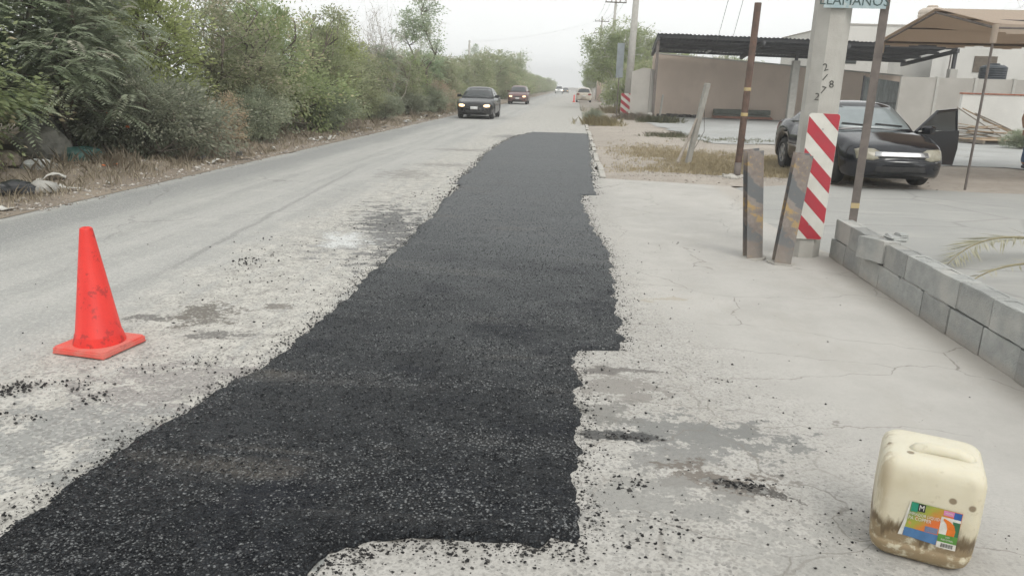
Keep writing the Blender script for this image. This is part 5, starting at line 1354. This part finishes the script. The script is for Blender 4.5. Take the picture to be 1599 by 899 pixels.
for i_ in range(44):
    y_ = 12.5+rg.random()**1.3*34; x_ = -6.42-abs(rg.gauss(0, .28))
    scrap('litter_piece', 'pale scrap of litter at the foot of the hedge', x_, y_, rg.uniform(.08, .26), rg.uniform(.06, .16), rg.choice([mw_, mw_, pls('tan_litter', (0.42, 0.35, 0.27), .8), pls('grey_litter', (0.34, 0.34, 0.33), .7)]), rg.uniform(0, 6), i_, rg.uniform(.02, .1), 'litter', GL)
for i_, (x_, y_, z_) in enumerate([(-8.15, 12.7, .62), (-7.85, 12.75, .40)]):
    o = scrap('hanging_scrap', 'orange scrap caught in the twigs of the bush above the teal sack', x_, y_, .06, .04, pls('orange_litter', (0.62, 0.16, 0.04), .5), 1.0+i_, 30+i_, .02, 'litter', 'orange scraps caught in the bush'); o.location.z = .25+z_; o.rotation_euler = (1.2, .3*i_, .8)
# ================================================================== BUILDINGS AND YARD
m_stucco = simple('beige_stucco', (0.68, 0.565, 0.475), (0.61, 0.505, 0.425), 0.6, .9, .25, 30, space='pos', c3=(0.53, 0.44, 0.38), s3=.35, t3=(.55, .75))
m_white = simple('white_render', (0.64, 0.63, 0.595), (0.56, 0.55, 0.52), .5, .85, .2, 25, space='pos', c3=(0.46, 0.44, 0.40), s3=.8, t3=(.62, .8))
m_cwall = simple('grey_wall_concrete', (0.43, 0.41, 0.375), (0.36, 0.34, 0.31), .7, .9, .3, 25, space='pos', c3=(0.22, 0.20, 0.18), s3=1.4, t3=(.6, .78))
m_sheetmetal = simple('dark_roof_sheet', (0.060, 0.064, 0.074), (0.045, 0.047, 0.054), 2, .55, .1, 20, metal=.4, c3=(0.10, 0.08, 0.07), s3=3, t3=(.62, .8))
m_steel = simple('dark_steel', (0.085, 0.085, 0.09), (0.06, 0.06, 0.064), 5, .6, .1, 40, metal=.3)
m_brick = simple('brick_coping', (0.36, 0.15, 0.095), (0.28, 0.12, 0.08), 3, .9, .4, 40, space='pos')
m_terr = simple('terracotta', (0.36, 0.17, 0.12), (0.28, 0.14, 0.10), 3, .9, .3, 40, space='pos')

# beige boundary wall behind the carport
W0, W1, WY = 4.55, 19.0, 46.6
w = empty('boundary_wall', ((W0+W1)/2, WY, 0), 0, 'long beige rendered wall at the back of the carport', 'wall')
hw = (W1-W0)/2
MB().add([(-hw, 0, -.1), (hw, 0, -.1), (hw, 0, 2.72), (-hw, 0, 3.62), (-hw, .2, -.1), (hw, .2, -.1), (hw, .2, 2.72), (-hw, .2, 3.62)], [(0, 1, 2, 3), (4, 7, 6, 5), (0, 4, 5, 1), (1, 5, 6, 2), (2, 6, 7, 3), (3, 7, 4, 0)]).build('wall', m_stucco, w)
cpw = MB().add([(-hw-.02, -.03, 3.623), (hw, -.03, 2.723), (hw, -.03, 2.80), (-hw-.02, -.03, 3.70), (-hw-.02, .23, 3.623), (hw, .23, 2.723), (hw, .23, 2.80), (-hw-.02, .23, 3.70)], [(0, 1, 2, 3), (4, 7, 6, 5), (0, 4, 5, 1), (1, 5, 6, 2), (2, 6, 7, 3), (3, 7, 4, 0)])
cpw.build('coping', m_cwall, w)
for x_, z_ in ((3.35, 1.30), (3.15, .92)): MB().box((x_-hw*.0, -.05, z_), (x_+.16, -.002, z_+.2), None, .02).build('wall_box', m_steel, w)
# carport: corrugated sheets on steel beams and posts
FLc, FRc, RLc, RRc = Vector((4.1, 40.5, 4.36)), Vector((19.1, 40.5, 4.11)), Vector((4.4, 46.3, 3.82)), Vector((18.8, 46.3, 3.60))
cp_ = empty('carport', (11.5, 43.5, 0), 0, 'carport with a dark corrugated roof in front of the beige wall', 'carport')
orig = Vector((11.5, 43.5, 0)); NS = 18
def roofpt(u_, v_): return FLc.lerp(FRc, u_).lerp(RLc.lerp(RRc, u_), v_)-orig
for k_ in range(NS):
    mb = MB(); nu = 20; rw = []
    for v_ in (0, .5, 1.0):
        row = []
        for i_ in range(nu+1):
            u_ = (k_+i_/nu*1.02)/NS*.998; p = roofpt(min(u_, 1), v_-(.01*(k_ % 2) if v_ == 0 else 0)); p.z += .030*math.cos(i_/nu*2*math.pi*4.08)+.006*(k_ % 2); row.append(p)
        rw.append(row)
    vs = [p for r_ in rw for p in r_]; n_ = nu+1; vs += [p+Vector((0, 0, -.004)) for p in vs]; m_ = 3*n_
    fs = []
    for a in range(2):
        for i_ in range(nu): q_ = a*n_+i_; fs += [(q_, q_+1, q_+n_+1, q_+n_), (m_+q_, m_+q_+n_, m_+q_+n_+1, m_+q_+1)]
    for i_ in range(nu): fs += [(i_, m_+i_, m_+i_+1, i_+1), (2*n_+i_, 2*n_+i_+1, m_+2*n_+i_+1, m_+2*n_+i_)]
    MB().add(vs, fs).build('roof_sheet', m_sheetmetal, cp_, True)
def beam(a, b, s_, nm='beam', mat=None):
    a, b = Vector(a), Vector(b); d_ = (b-a); L_ = d_.length; M_ = Matrix.Translation(a) @ d_.to_track_quat('Z', 'Y').to_matrix().to_4x4()
    return MB().box((-s_/2, -s_*.75, 0), (s_/2, s_*.75, L_), M_).build(nm, mat or m_steel, cp_)
for v_ in (.04, .34, .66, .95): beam(roofpt(.002, v_)-Vector((0, 0, .10)), roofpt(.998, v_)-Vector((0, 0, .10)), .09)
for u_ in (.004, .36, .64, .994): beam(roofpt(u_, 0.0)-Vector((0, 0, .24)), roofpt(u_, 1)-Vector((0, 0, .24)), .13)
for u_, v_ in ((.004, .04), (.52, .45), (.994, .04)):
    p = roofpt(u_, v_); beam((p.x, p.y, -.05), (p.x, p.y, p.z-.2), .13, 'post', m_greymetal if u_ < .5 else m_steel)
for u_, v_ in ((.52, .45), (.994, .04)):
    p = roofpt(u_, v_); MB().box((p.x-.19, p.y-.19, -.05), (p.x+.19, p.y+.19, 3.3 if u_ < .9 else 3.0), None, .02).build('concrete_column', m_pole, cp_)
fl = empty('floodlight', (7.45, 45.2, 3.72), 0, 'white floodlight hanging under the carport roof', 'lamp'); fl.rotation_euler = (0, R(-35), R(10))
MB().box((-.10, -.05, -.06), (.34, .06, .06), None, .02).build('housing', simple('lamp_white', (0.75, 0.75, 0.73), None, 5, .4, 0), fl)
MB().tube([(0.3, 0, .05), (0.45, 0, .35)], .015, 6).build('bracket', m_steel, fl)
# heap of stacked sheets at the foot of the wall
hp = empty('stacked_panels', (10.0, 46.0, 0.05), 0, 'green-grey and reddish panels stacked low against the beige wall', 'panels')
for k_ in range(5): MB().box((-1.75+.1*(k_ % 2), -.35, .002+k_*.045), (1.7-.06*k_, .35, .045+k_*.045), Tm((0, 0, 0), .006*(k_-2))).build('panel', m_terr if k_ < 3 else simple('green_panel', (0.16, 0.17, 0.145), None, 4, .8, .2), hp)
MB().box((-1.7, .05, .24), (1.6, .35, .52), None, .02).build('top_panel', simple('green_panel', (0.16, 0.17, 0.145), None, 4, .8, .2), hp)
dh = MB(); rb = random.Random(6)
for k_ in range(30): s_ = rb.uniform(.08, .2); dh.box((-s_, -s_*.5, -.05), (s_, s_*.5, s_*.8), Tm((rb.uniform(-1.3, 1.3), rb.uniform(-.15, .15), 0), rb.uniform(0, 3)), s_*.25)
o = dh.build('rubble_heap', simple('dark_earth', (0.09, 0.082, 0.075), None, 6, .95, .5, 40)); o.location = (6.4, 46.2, 0.05); tag(o, 'dark rubble heaped along the foot of the beige wall', 'rubble', kind='stuff')
# grey wall end left of the carport
we = empty('wall_end', (3.5, 41.0, 0), R(-10), 'pale grey rendered wall end beside the striped utility pole', 'wall')
MB().add([(-.55, 0, -.1), (.42, 0, -.1), (.42, 0, 2.62), (.05, 0, 2.66), (-.55, 0, 2.45), (-.55, 3.0, -.1), (.42, 3.0, -.1), (.42, 3.0, 2.62), (.05, 3.0, 2.66), (-.55, 3.0, 2.45)], [(0, 1, 2, 3, 4), (5, 9, 8, 7, 6), (0, 5, 6, 1), (1, 6, 7, 2), (2, 7, 8, 3), (3, 8, 9, 4), (4, 9, 5, 0)]).build('wall', m_cwall, we)
MB().box((.46, -.55, -.05), (.70, -.30, .38), None, .03).build('stub', m_pole, we)
# corrugated gate sheet leaning in the back
gt = empty('sheet_gate', (16.4, 42.4, 0), R(3), 'grey-green corrugated metal sheet gate behind the parked sedan', 'gate')
gm = MB(); vs = []; n_ = 60
for z_ in (0.02, 2.55):
    for i_ in range(n_+1): vs.append((-1.05+i_/n_*2.1, .03*math.cos(i_*1.25), z_+(-.25*(i_/n_) if z_ > 1 else 0)))
vs += [(a, b+.005, c) for a, b, c in vs]; m_ = 2*(n_+1); fs = []
for i_ in range(n_): fs += [(i_, i_+1, n_+2+i_, n_+1+i_), (m_+i_, m_+n_+1+i_, m_+n_+2+i_, m_+i_+1)]
gm.add(vs, fs).build('sheet', simple('galvanised_green', (0.17, 0.185, 0.18), (0.13, 0.14, 0.135), 3, .6, .1, 40, metal=.3), gt, True)
for x_ in (-1.08, 1.08): MB().box((x_-.04, -.04, 0), (x_+.04, .04, 2.6)).build('gate_post', m_steel, gt)
MB().box((-1.04, -.065, 1.2), (1.04, -.04, 1.26)).build('rail', m_steel, gt)
# grey concrete wall bays behind the car
gw_ = empty('panel_wall', (18.5, 38.2, 0), 0, 'stained grey concrete wall with pilasters right of the sheet gate', 'wall')
for k_ in range(5):
    x_ = -2.95+k_*1.75
    MB().box((x_, 0, -.1), (x_+1.62, .16, 2.50)).build('wall_bay', m_cwall, gw_); MB().box((x_+1.62, -.05, -.1), (x_+1.75, .2, 2.54)).build('pilaster', m_pole, gw_)
MB().box((5.80, 0, -.1), (26, .16, 2.52)).build('wall_bay', m_cwall, gw_)
# white low wall with brick coping
ww = empty('white_wall', (22.5, 31.6, 0), 0, 'low white wall with a brick-red coping behind the boards', 'wall')
MB().box((-7.2, 0, -.1), (14, .18, 1.74)).build('wall', m_white, ww)
x_ = -7.24
while x_ < 14: MB().box((x_, -.04, 1.742), (x_+.235, .22, 1.80), None, .008).build('coping_brick', m_brick, ww); x_ += .245
# white building behind
bd = empty('white_building', (27.5, 53, 0), 0, 'plain white flat-roofed building behind the yard', 'building')
MB().box((-10.3, 0, -.1), (22, 14, 6.02)).build('wall', m_white, bd)
MB().box((-10.35, -.05, 6.022), (22.05, 14.05, 6.12)).build('parapet', m_cwall, bd)
for x_ in (-4.6, -2.2, 3.1, 6.5): MB().tube([(x_, -.06, 2.4), (x_, -.06, 6.0)], .05, 8).build('drain_pipe', m_white, bd)
MB().box((-9.9, -.03, 3.6), (-9.0, -.004, 4.6)).build('window', m_glass, bd)
# lower white annex in front, carrying the dark tank
an = empty('white_annex', (26, 44.5, 0), 0, 'lower white annex wall behind the grey concrete wall', 'building')
MB().box((-6.4, 0, -.1), (16, 6, 4.35)).build('wall', m_white, an)
MB().box((-4.2, -.04, 3.0), (-3.0, -.003, 3.85)).build('shutter', simple('brown_shutter', (0.17, 0.14, 0.11), None, 6, .8, .2), an)
for k_ in range(6): MB().box((-4.18, -.055, 3.04+k_*.135), (-3.02, -.041, 3.12+k_*.135)).build('shutter_slat', simple('brown_shutter', (0.17, 0.14, 0.11), None, 6, .8, .2), an)
MB().tube([(-5.6, -.3, 2.4), (-5.6, -.3, 4.4)], .035, 6).build('vent_pipe', m_greymetal, an)
MB().tube([(-1.2, -.06, 2.2), (-1.2, -.06, 4.3)], .04, 6).build('drain_pipe', m_white, an)
def tank(label, loc, r, h, mat):
    o = empty('water_tank', loc, 0, label, 'water tank')
    pr = [(r*.97, 0)]; 
    for k_ in range(6): z_ = h*.06+k_*h*.125; pr += [(r, z_), (r, z_+h*.075), (r*.965, z_+h*.09), (r*.965, z_+h*.11)]
    pr += [(r*.95, h*.82), (r*.75, h*.90), (r*.42, h*.94)]
    MB().lathe(pr, 32).build('tank', mat, o, True); MB().lathe([(r*.40, h*.93), (r*.42, h*.99), (r*.36, h*1.02)], 24).build('lid', mat, o, True)
    MB().tube([(r*1.05, 0, 0), (r*1.05, 0, h*.8), (r*.7, 0, h*.93)], .03, 6).build('pipe', m_greymetal, o)
tank('pale beige water tank on the white roof', (24.3, 56.5, 6.05), .85, 1.62, simple('beige_tank', (0.60, 0.52, 0.44), None, 3, .6, .05))
MB().box((23.2, 55.4, 5.9), (25.4, 57.6, 6.03)).build('tank_stand', m_cwall, bd).matrix_parent_inverse = Matrix.Translation((27.5, 53, 0)).inverted()
tank('dark blue-grey water tank above the grey wall', (20.9, 40.6, 2.45), .62, .85, simple('dark_tank', (0.035, 0.045, 0.055), None, 3, .5, .05))
MB().box((1.7, 1.6, -.1), (3.2, 3.2, 2.44)).build('tank_plinth', m_cwall, gw_)
# ---- boards piled by the white wall
m_wood = [simple('board_wood_%s' % n_, c, tuple(q_*.7 for q_ in c), 5, .85, .4, 60) for n_, c in (('tan', (0.37, 0.275, 0.185)), ('grey', (0.25, 0.215, 0.175)), ('light', (0.45, 0.35, 0.245)))]
for k_ in range(16):
    L_ = rb.uniform(1.6, 2.7); a = rb.choice([.15, .22, .1, -.25, .5, .62]) + rb.uniform(-.08, .08)
    o = MB().box((-L_/2, -.065, -.014), (L_/2, .065, .014), None, .003).build('board', m_wood[k_ % 3])
    o.location = (15.0+rb.uniform(-.4, .6), 29.3+rb.uniform(-.5, .6), .10+k_*.034); o.rotation_euler = (rb.uniform(-.06, .06), rb.uniform(-.05, .13), a)
    tag(o, 'weathered timber board in the pile by the white wall', 'board', 'boards piled by the white wall')
for k_, (x_, y_, z_, ry_, rz_) in enumerate([(16.2, 31.2, .75, .42, .0), (16.7, 31.2, .62, .38, .05), (17.1, 31.2, .42, .33, -.05), (15.9, 31.2, .70, .50, .1)]):
    o = MB().box((-1.1, -.06, -.02), (1.1, .06, .02), None, .003).build('board', m_wood[1 if k_ % 2 else 0]); o.location = (x_, y_, z_); o.rotation_euler = (0.3, ry_, rz_)
    tag(o, 'grey board leaning over the back of the timber pile', 'board', 'boards leaning behind the pile')
pa = empty('pallet', (15.1, 28.6, .055), R(16), 'wooden pallet lying in front of the board pile', 'pallet')
for k_ in range(8): MB().box((-.9, -.62+k_*.165, .105), (.9, -.50+k_*.165, .125), None, .003).build('slat', m_wood[2 if k_ % 2 else 0], pa)
for x_ in (-.85, 0, .80): MB().box((x_-.04, -.62, .0), (x_+.04, .66, .103)).build('stringer', m_wood[1], pa)
# ---- tan canopy tent
m_canvas = None
t = NT('tan_canvas'); v = t.pos(); n_ = t.noise(v, 1.2, 5)
cv_ = t.mix(n_, (0.60, 0.51, 0.43), (0.54, 0.455, 0.375)); d_ = t.n('BsdfDiffuse', {'Color': cv_, 'Normal': t.bump(t.noise(v, 3.0, 4), .35, .05)}); tr_ = t.n('BsdfTranslucent', {'Color': cv_})
t.t.links.new(t.n('MixShader', {0: .42, 1: d_.outputs[0], 2: tr_.outputs[0]}).outputs[0], t.out.inputs[0]); m_canvas = t.m
TX0, TX1 = 7.0, 13.2; eN, ap, eF = (13.84, 2.80), (16.15, 3.26), (18.6, 2.84)
tn = empty('canopy_tent', (7.0, 13.84, 0), 0, 'tan canvas canopy on thin steel poles at the upper right', 'tent')
T0 = Vector((7.0, 13.84, 0))
def slope_panel(a, b, nm):
    mb = MB(); NU, NV = 24, 8; vs = []
    for i_ in range(NU+1):
        for j_ in range(NV+1):
            u_, q_ = i_/NU, j_/NV; x_ = TX0+(TX1-TX0)*u_; y_ = a[0]+(b[0]-a[0])*q_; z_ = a[1]+(b[1]-a[1])*q_
            sag = -.07*math.sin(math.pi*q_)*abs(math.sin(math.pi*u_*2))-(.05*(1-q_)*math.sin(math.pi*((u_*2) % 1)))
            vs.append(Vector((x_, y_, z_+sag))-T0)
    m_ = len(vs); vs += [p+Vector((0, 0, -.008)) for p in vs]; fs = []
    for i_ in range(NU):
        for j_ in range(NV): q_ = i_*(NV+1)+j_; fs += [(q_, q_+1, q_+NV+2, q_+NV+1), (m_+q_, m_+q_+NV+1, m_+q_+NV+2, m_+q_+1)]
    return MB().add(vs, fs).build(nm, m_canvas, tn, True)
slope_panel(eN, ap, 'canvas_panel'); slope_panel(eF, ap, 'canvas_panel')
for (e, s_) in ((eN, -1), (eF, 1)):
    val = MB()
    for i_ in range(30):
        x_ = i_*(TX1-TX0)/30; val.box((x_, e[0]-13.84+s_*.012-.003, e[1]-.14-.03*math.sin(i_*1.1)), (x_+(TX1-TX0)/30, e[0]-13.84+s_*.012+.003, e[1]-.012))
    val.build('valance', m_canvas, tn)
fr = MB()
P_ = lambda x_, yz_: Vector((x_, yz_[0], yz_[1]-.075))-T0
for x_ in (TX0+.03, (TX0+TX1)/2, TX1-.03):
    fr.tube([P_(x_, eN), P_(x_, ap), P_(x_, eF)], .022, 8)
for e in (eN, ap, eF): fr.tube([P_(TX0, e), P_(TX1, e)], .022, 8)
for k_ in (.5,):
    for (a, b) in ((eN, ap), (eF, ap)): m1 = (a[0]+(b[0]-a[0])*k_, a[1]+(b[1]-a[1])*k_); fr.tube([P_(TX0, m1), P_(TX1, m1)], .018, 6)
fr.build('frame', m_greymetal, tn)
for x_ in (TX0+.03, TX1-.03):
    for e in (eN, eF):
        MB().tube([(x_-7.0, e[0]-13.84, -.03), (x_-7.0, e[0]-13.84, e[1]-.03)], .022, 8).build('pole', m_greymetal, tn)
        MB().lathe([(.05, e[1]-.32), (.05, e[1]-.02)], 10, Tm((x_-7.0, e[0]-13.84, 0))).build('corner_sleeve', m_canvas, tn)

# ================================================================== STREET FURNITURE BEYOND
def upole(label, x, y, h, arms, r=.14, lean=0, mat=None):
    o = empty('utility_pole', (x, y, 0), 0, label, 'pole'); o.rotation_euler = (0, lean, 0)
    MB().lathe([(r*1.2, -.1), (r, h*.5), (r*.75, h)], 14).build('shaft', mat or m_pole, o, True)
    for (z_, wd) in arms:
        MB().box((-wd/2, -.16, z_-.05), (wd/2, -.08, z_+.05)).build('crossarm', m_greymetal, o)
        for s_ in (-.47, -.2, .2, .47): MB().lathe([(.03, z_+.05), (.05, z_+.10), (.05, z_+.2), (.03, z_+.28)], 8, Tm((s_*wd, -.12, 0))).build('insulator', m_cwall, o, True)
    return o
upole('concrete utility pole with a striped panel at its foot', 3.24, 47.3, 8.6, [(7.6, 1.9), (8.3, 1.9)], .21, R(1.0))
hazard('hazard_panel', 'small red and white striped panel on the far utility pole', (3.14, 47.04, .68), .62, 1.24, .44, .75, .1, r=.04)
tb = empty('wall_cabinet', (2.62, 47.0, 0), 0, 'blue-grey sheet panel in the trees left of the far utility pole', 'panel')
MB().box((-.20, 0, 2.2), (.22, .06, 4.2), None, .01).build('panel', simple('blue_grey_panel', (0.26, 0.29, 0.31), None, 3, .6, .1), tb); MB().box((-.03, .0601, -.05), (.03, .12, 4.2)).build('panel_post', m_greymetal, tb)
upole('utility pole with a crossarm above the street trees', 3.2, 75, 9.9, [(9.4, 2.0)], .15, R(1.5))
upole('farther utility pole with a crossarm behind the street trees', 3.1, 110, 11.2, [(10.55, 2.0), (9.0, 2.0)], .15, R(1.0))
upole('slim utility pole above the hedge on the left', -9.8, 70, 5.4, [], .12, R(.6))
m_wire = simple('black_cable', (0.03, 0.03, 0.032), None, 5, .6, 0)
def cable(label, a, b, sag, r=.012, group='overhead wires'):
    a, b = Vector(a), Vector(b); pts = [a.lerp(b, i/16)-Vector((0, 0, 4*sag*(i/16)*(1-i/16))) for i in range(17)]
    return tag(MB().tube(pts, r, 5).build('overhead_wire', m_wire), label, 'wire', group)
for dx in (-.9, -.4, .4, .9):
    cable('overhead wire strung between the crossarm poles right of the road', (3.45+dx, 47.2, 7.85), (3.45+dx, 74.9, 9.65), .35, .011)
    cable('overhead wire between the two farther crossarm poles', (3.45+dx, 74.9, 9.65), (3.3+dx, 109.9, 10.8), .4, .014)
    cable('overhead wire running from the striped utility pole out over the camera', (3.45+dx, 47.2, 7.85), (2.4+dx*.3, 7.46, 8.0), .4, .008)
cable('left service wire dropping from the thick pole to the beige wall', (2.3, 7.46, 7.9), (8.0, 46.55, 3.55), .25, .010, 'service wires to the carport')
cable('right service wire dropping from the thick pole to the beige wall', (2.4, 7.46, 7.9), (8.85, 46.55, 3.50), .25, .010, 'service wires to the carport')
cable('wire crossing high over the far road', (-9.8, 70, 5.3), (3.2, 75, 8.2), .5, .006)
# far right roadside: posts, brick pillars, delineator
fp = empty('far_wall', (3.2, 92, 0), 0, 'reddish wall with pale pillars beyond the street trees', 'wall')
MB().box((-.1, -6, -.1), (.15, 20, 2.1)).build('wall', m_terr, fp)
for y_ in (-6, 0, 6, 12): MB().box((-.28, y_-.2, -.1), (.3, y_+.2, 2.7), None, .02).build('pillar', m_stucco, fp)
dl = empty('delineator', (-.05, 83.5, 0), 0, 'orange roadside delineator beside the tan car', 'cone'); MB().lathe([(.16, 0), (.12, .06), (.08, .10), (.06, .75), (.04, .78)], 14).build('body', m_cone, dl, True)
MB().box((-.2, -.2, 0), (.2, .2, .045), None, .01).build('base', m_cone_base, dl)
for i_, (x_, y_, h_, w_) in enumerate([(3.55, 62.5, 1.1, .16), (3.95, 58.5, 1.2, .2), (3.0, 57.0, .9, .10)]):
    o = empty('fence_post', (x_, y_, 0), 0, ['pale fence post below the street trees', 'white fence post left of the striped pole', 'thin dark fence post by the path'][i_], 'post'); MB().box((-w_/2, -w_/2, -.1), (w_/2, w_/2, h_), None, .01).build('post', m_bark_w if i_ < 2 else m_greymetal, o)

# ================================================================== PERSON at the right edge
pe = empty('person', (10.42, 18.05, 0.06), R(185), 'person in blue jeans and dark shoes walking at the right edge of the yard', 'person')
m_skin = simple('skin', (0.36, 0.22, 0.155), None, 8, .55, .05); m_jean = simple('blue_denim', (0.085, 0.13, 0.21), (0.06, 0.095, 0.165), 16, .9, .4, 160); m_shirt = simple('grey_shirt', (0.22, 0.23, 0.25), None, 8, .9, .3, 60); m_shoe = simple('dark_shoe', (0.03, 0.033, 0.045), None, 8, .6, .1); m_hair = simple('dark_hair', (0.02, 0.017, 0.015), None, 10, .7, .3, 90)
def skin(nm, V_, E_, Rd, mat, root_i=0, sub=2, par=None):
    me = bpy.data.meshes.new(nm); me.from_pydata(V_, E_, []); me.update(); o = link(nm, me, par or pe, mat)
    m1 = o.modifiers.new('skin', 'SKIN'); m2 = o.modifiers.new('sub', 'SUBSURF'); m2.levels = m2.render_levels = sub
    for i_, r_ in enumerate(Rd):
        sv = me.skin_vertices[0].data[i_]; sv.radius = r_ if hasattr(r_, '__len__') else (r_, r_); sv.use_root = (i_ == root_i)
    m1.use_smooth_shade = True
    return o
V_ = [(0, 0, .95), (.10, 0, .90), (.12, .10, .50), (.12, .04, .09), (-.10, 0, .90), (-.12, -.06, .50), (-.12, -.30, .12),
      (0, .01, 1.15), (0, .02, 1.38), (0, .03, 1.48), (0, .05, 1.58), (0, .06, 1.70), (.19, .02, 1.40), (.25, -.06, 1.12), (.27, .06, .90), (-.19, .02, 1.40), (-.25, .06, 1.12), (-.27, .22, .94)]
E_ = [(0, 1), (1, 2), (2, 3), (0, 4), (4, 5), (5, 6), (0, 7), (7, 8), (8, 9), (9, 10), (10, 11), (8, 12), (12, 13), (13, 14), (8, 15), (15, 16), (16, 17)]
skin('body', V_, E_, [(.15, .11), .10, .068, .045, .10, .068, .045, (.145, .10), (.15, .10), .05, (.085, .095), (.075, .09), .06, .045, .032, .06, .045, .032], m_skin)
skin('jeans', [V_[0], V_[1], V_[2], (.12, .045, .12), V_[4], V_[5], (-.12, -.285, .15)], [(0, 1), (1, 2), (2, 3), (0, 4), (4, 5), (5, 6)], [(.165, .125), .115, .085, .072, .115, .085, .072], m_jean)
skin('shirt', [(0, 0, .93), (0, .01, 1.15), (0, .02, 1.39), (.20, .02, 1.40), (.24, -.04, 1.20), (-.20, .02, 1.40), (-.24, .05, 1.20)], [(0, 1), (1, 2), (2, 3), (3, 4), (2, 5), (5, 6)], [(.17, .13), (.16, .115), (.165, .115), .075, .066, .075, .066], m_shirt)
skin('hair', [(0, .045, 1.66), (0, .06, 1.735)], [(0, 1)], [(.092, .103), (.075, .09)], m_hair)
skin('shoe', [(.12, .02, .045), (.125, .20, .035)], [(0, 1)], [(.05, .045), (.045, .035)], m_shoe); skin('shoe', [(-.12, -.30, .085), (-.122, -.14, .04)], [(0, 1)], [(.05, .045), (.045, .035)], m_shoe)
for s_, bx_, by_, bz_ in ((1, .27, .06, .90), (-1, -.27, .22, .94)):
    hv = [(bx_, by_, bz_-.02), (bx_, by_+.01, bz_-.09)]; he = [(0, 1)]; hr = [(.02, .035), (.016, .040)]
    for f_ in range(4): hv.append((bx_-s_*.004, by_-.025+f_*.02, bz_-.13)); hv.append((bx_-s_*.02, by_-.022+f_*.02, bz_-.165-(.006 if f_ in (1, 2) else 0))); he += [(1, 2+2*f_), (2+2*f_, 3+2*f_)]; hr += [.0095, .008]
    hv += [(bx_-s_*.01, by_+.05, bz_-.07), (bx_-s_*.015, by_+.065, bz_-.10)]; he += [(0, 10), (10, 11)]; hr += [.010, .009]
    skin('hand', hv, he, hr, m_skin, 0, 1)
fm = MB(); fm.lathe([(.004, .0), (.016, -.02), (.018, -.03), (.006, -.035)], 8, Tm((0, .158, 1.635))); fm.build('nose', m_skin, pe, True)
for s_ in (-1, 1):
    MB().lathe([(.002, -.012), (.011, -.006), (.012, .004), (.004, .012)], 8, Tm((s_*.033, .143, 1.645))).build('eye', m_hair, pe, True); MB().lathe([(.003, -.028), (.014, -.012), (.015, .012), (.004, .03)], 8, Tm((s_*.083, .05, 1.63))).build('ear', m_skin, pe, True)
MB().box((-.022, .138, 1.583), (.022, .15, 1.590)).build('mouth', m_terr, pe)
# ================================================================== HAZE
t = NT('haze'); pv = t.n('VolumePrincipled', {'Color': (0.97, 0.98, 0.98, 1), 'Density': 0.0019, 'Anisotropy': 0.2})
t.t.links.new(pv.outputs[0], t.out.inputs['Volume'])
hz = MB().box((-60, -12, -1.1), (80, 560, 14)).build('haze', t.m)
tag(hz, 'thin pale haze over the road and yard', 'haze', kind='stuff')
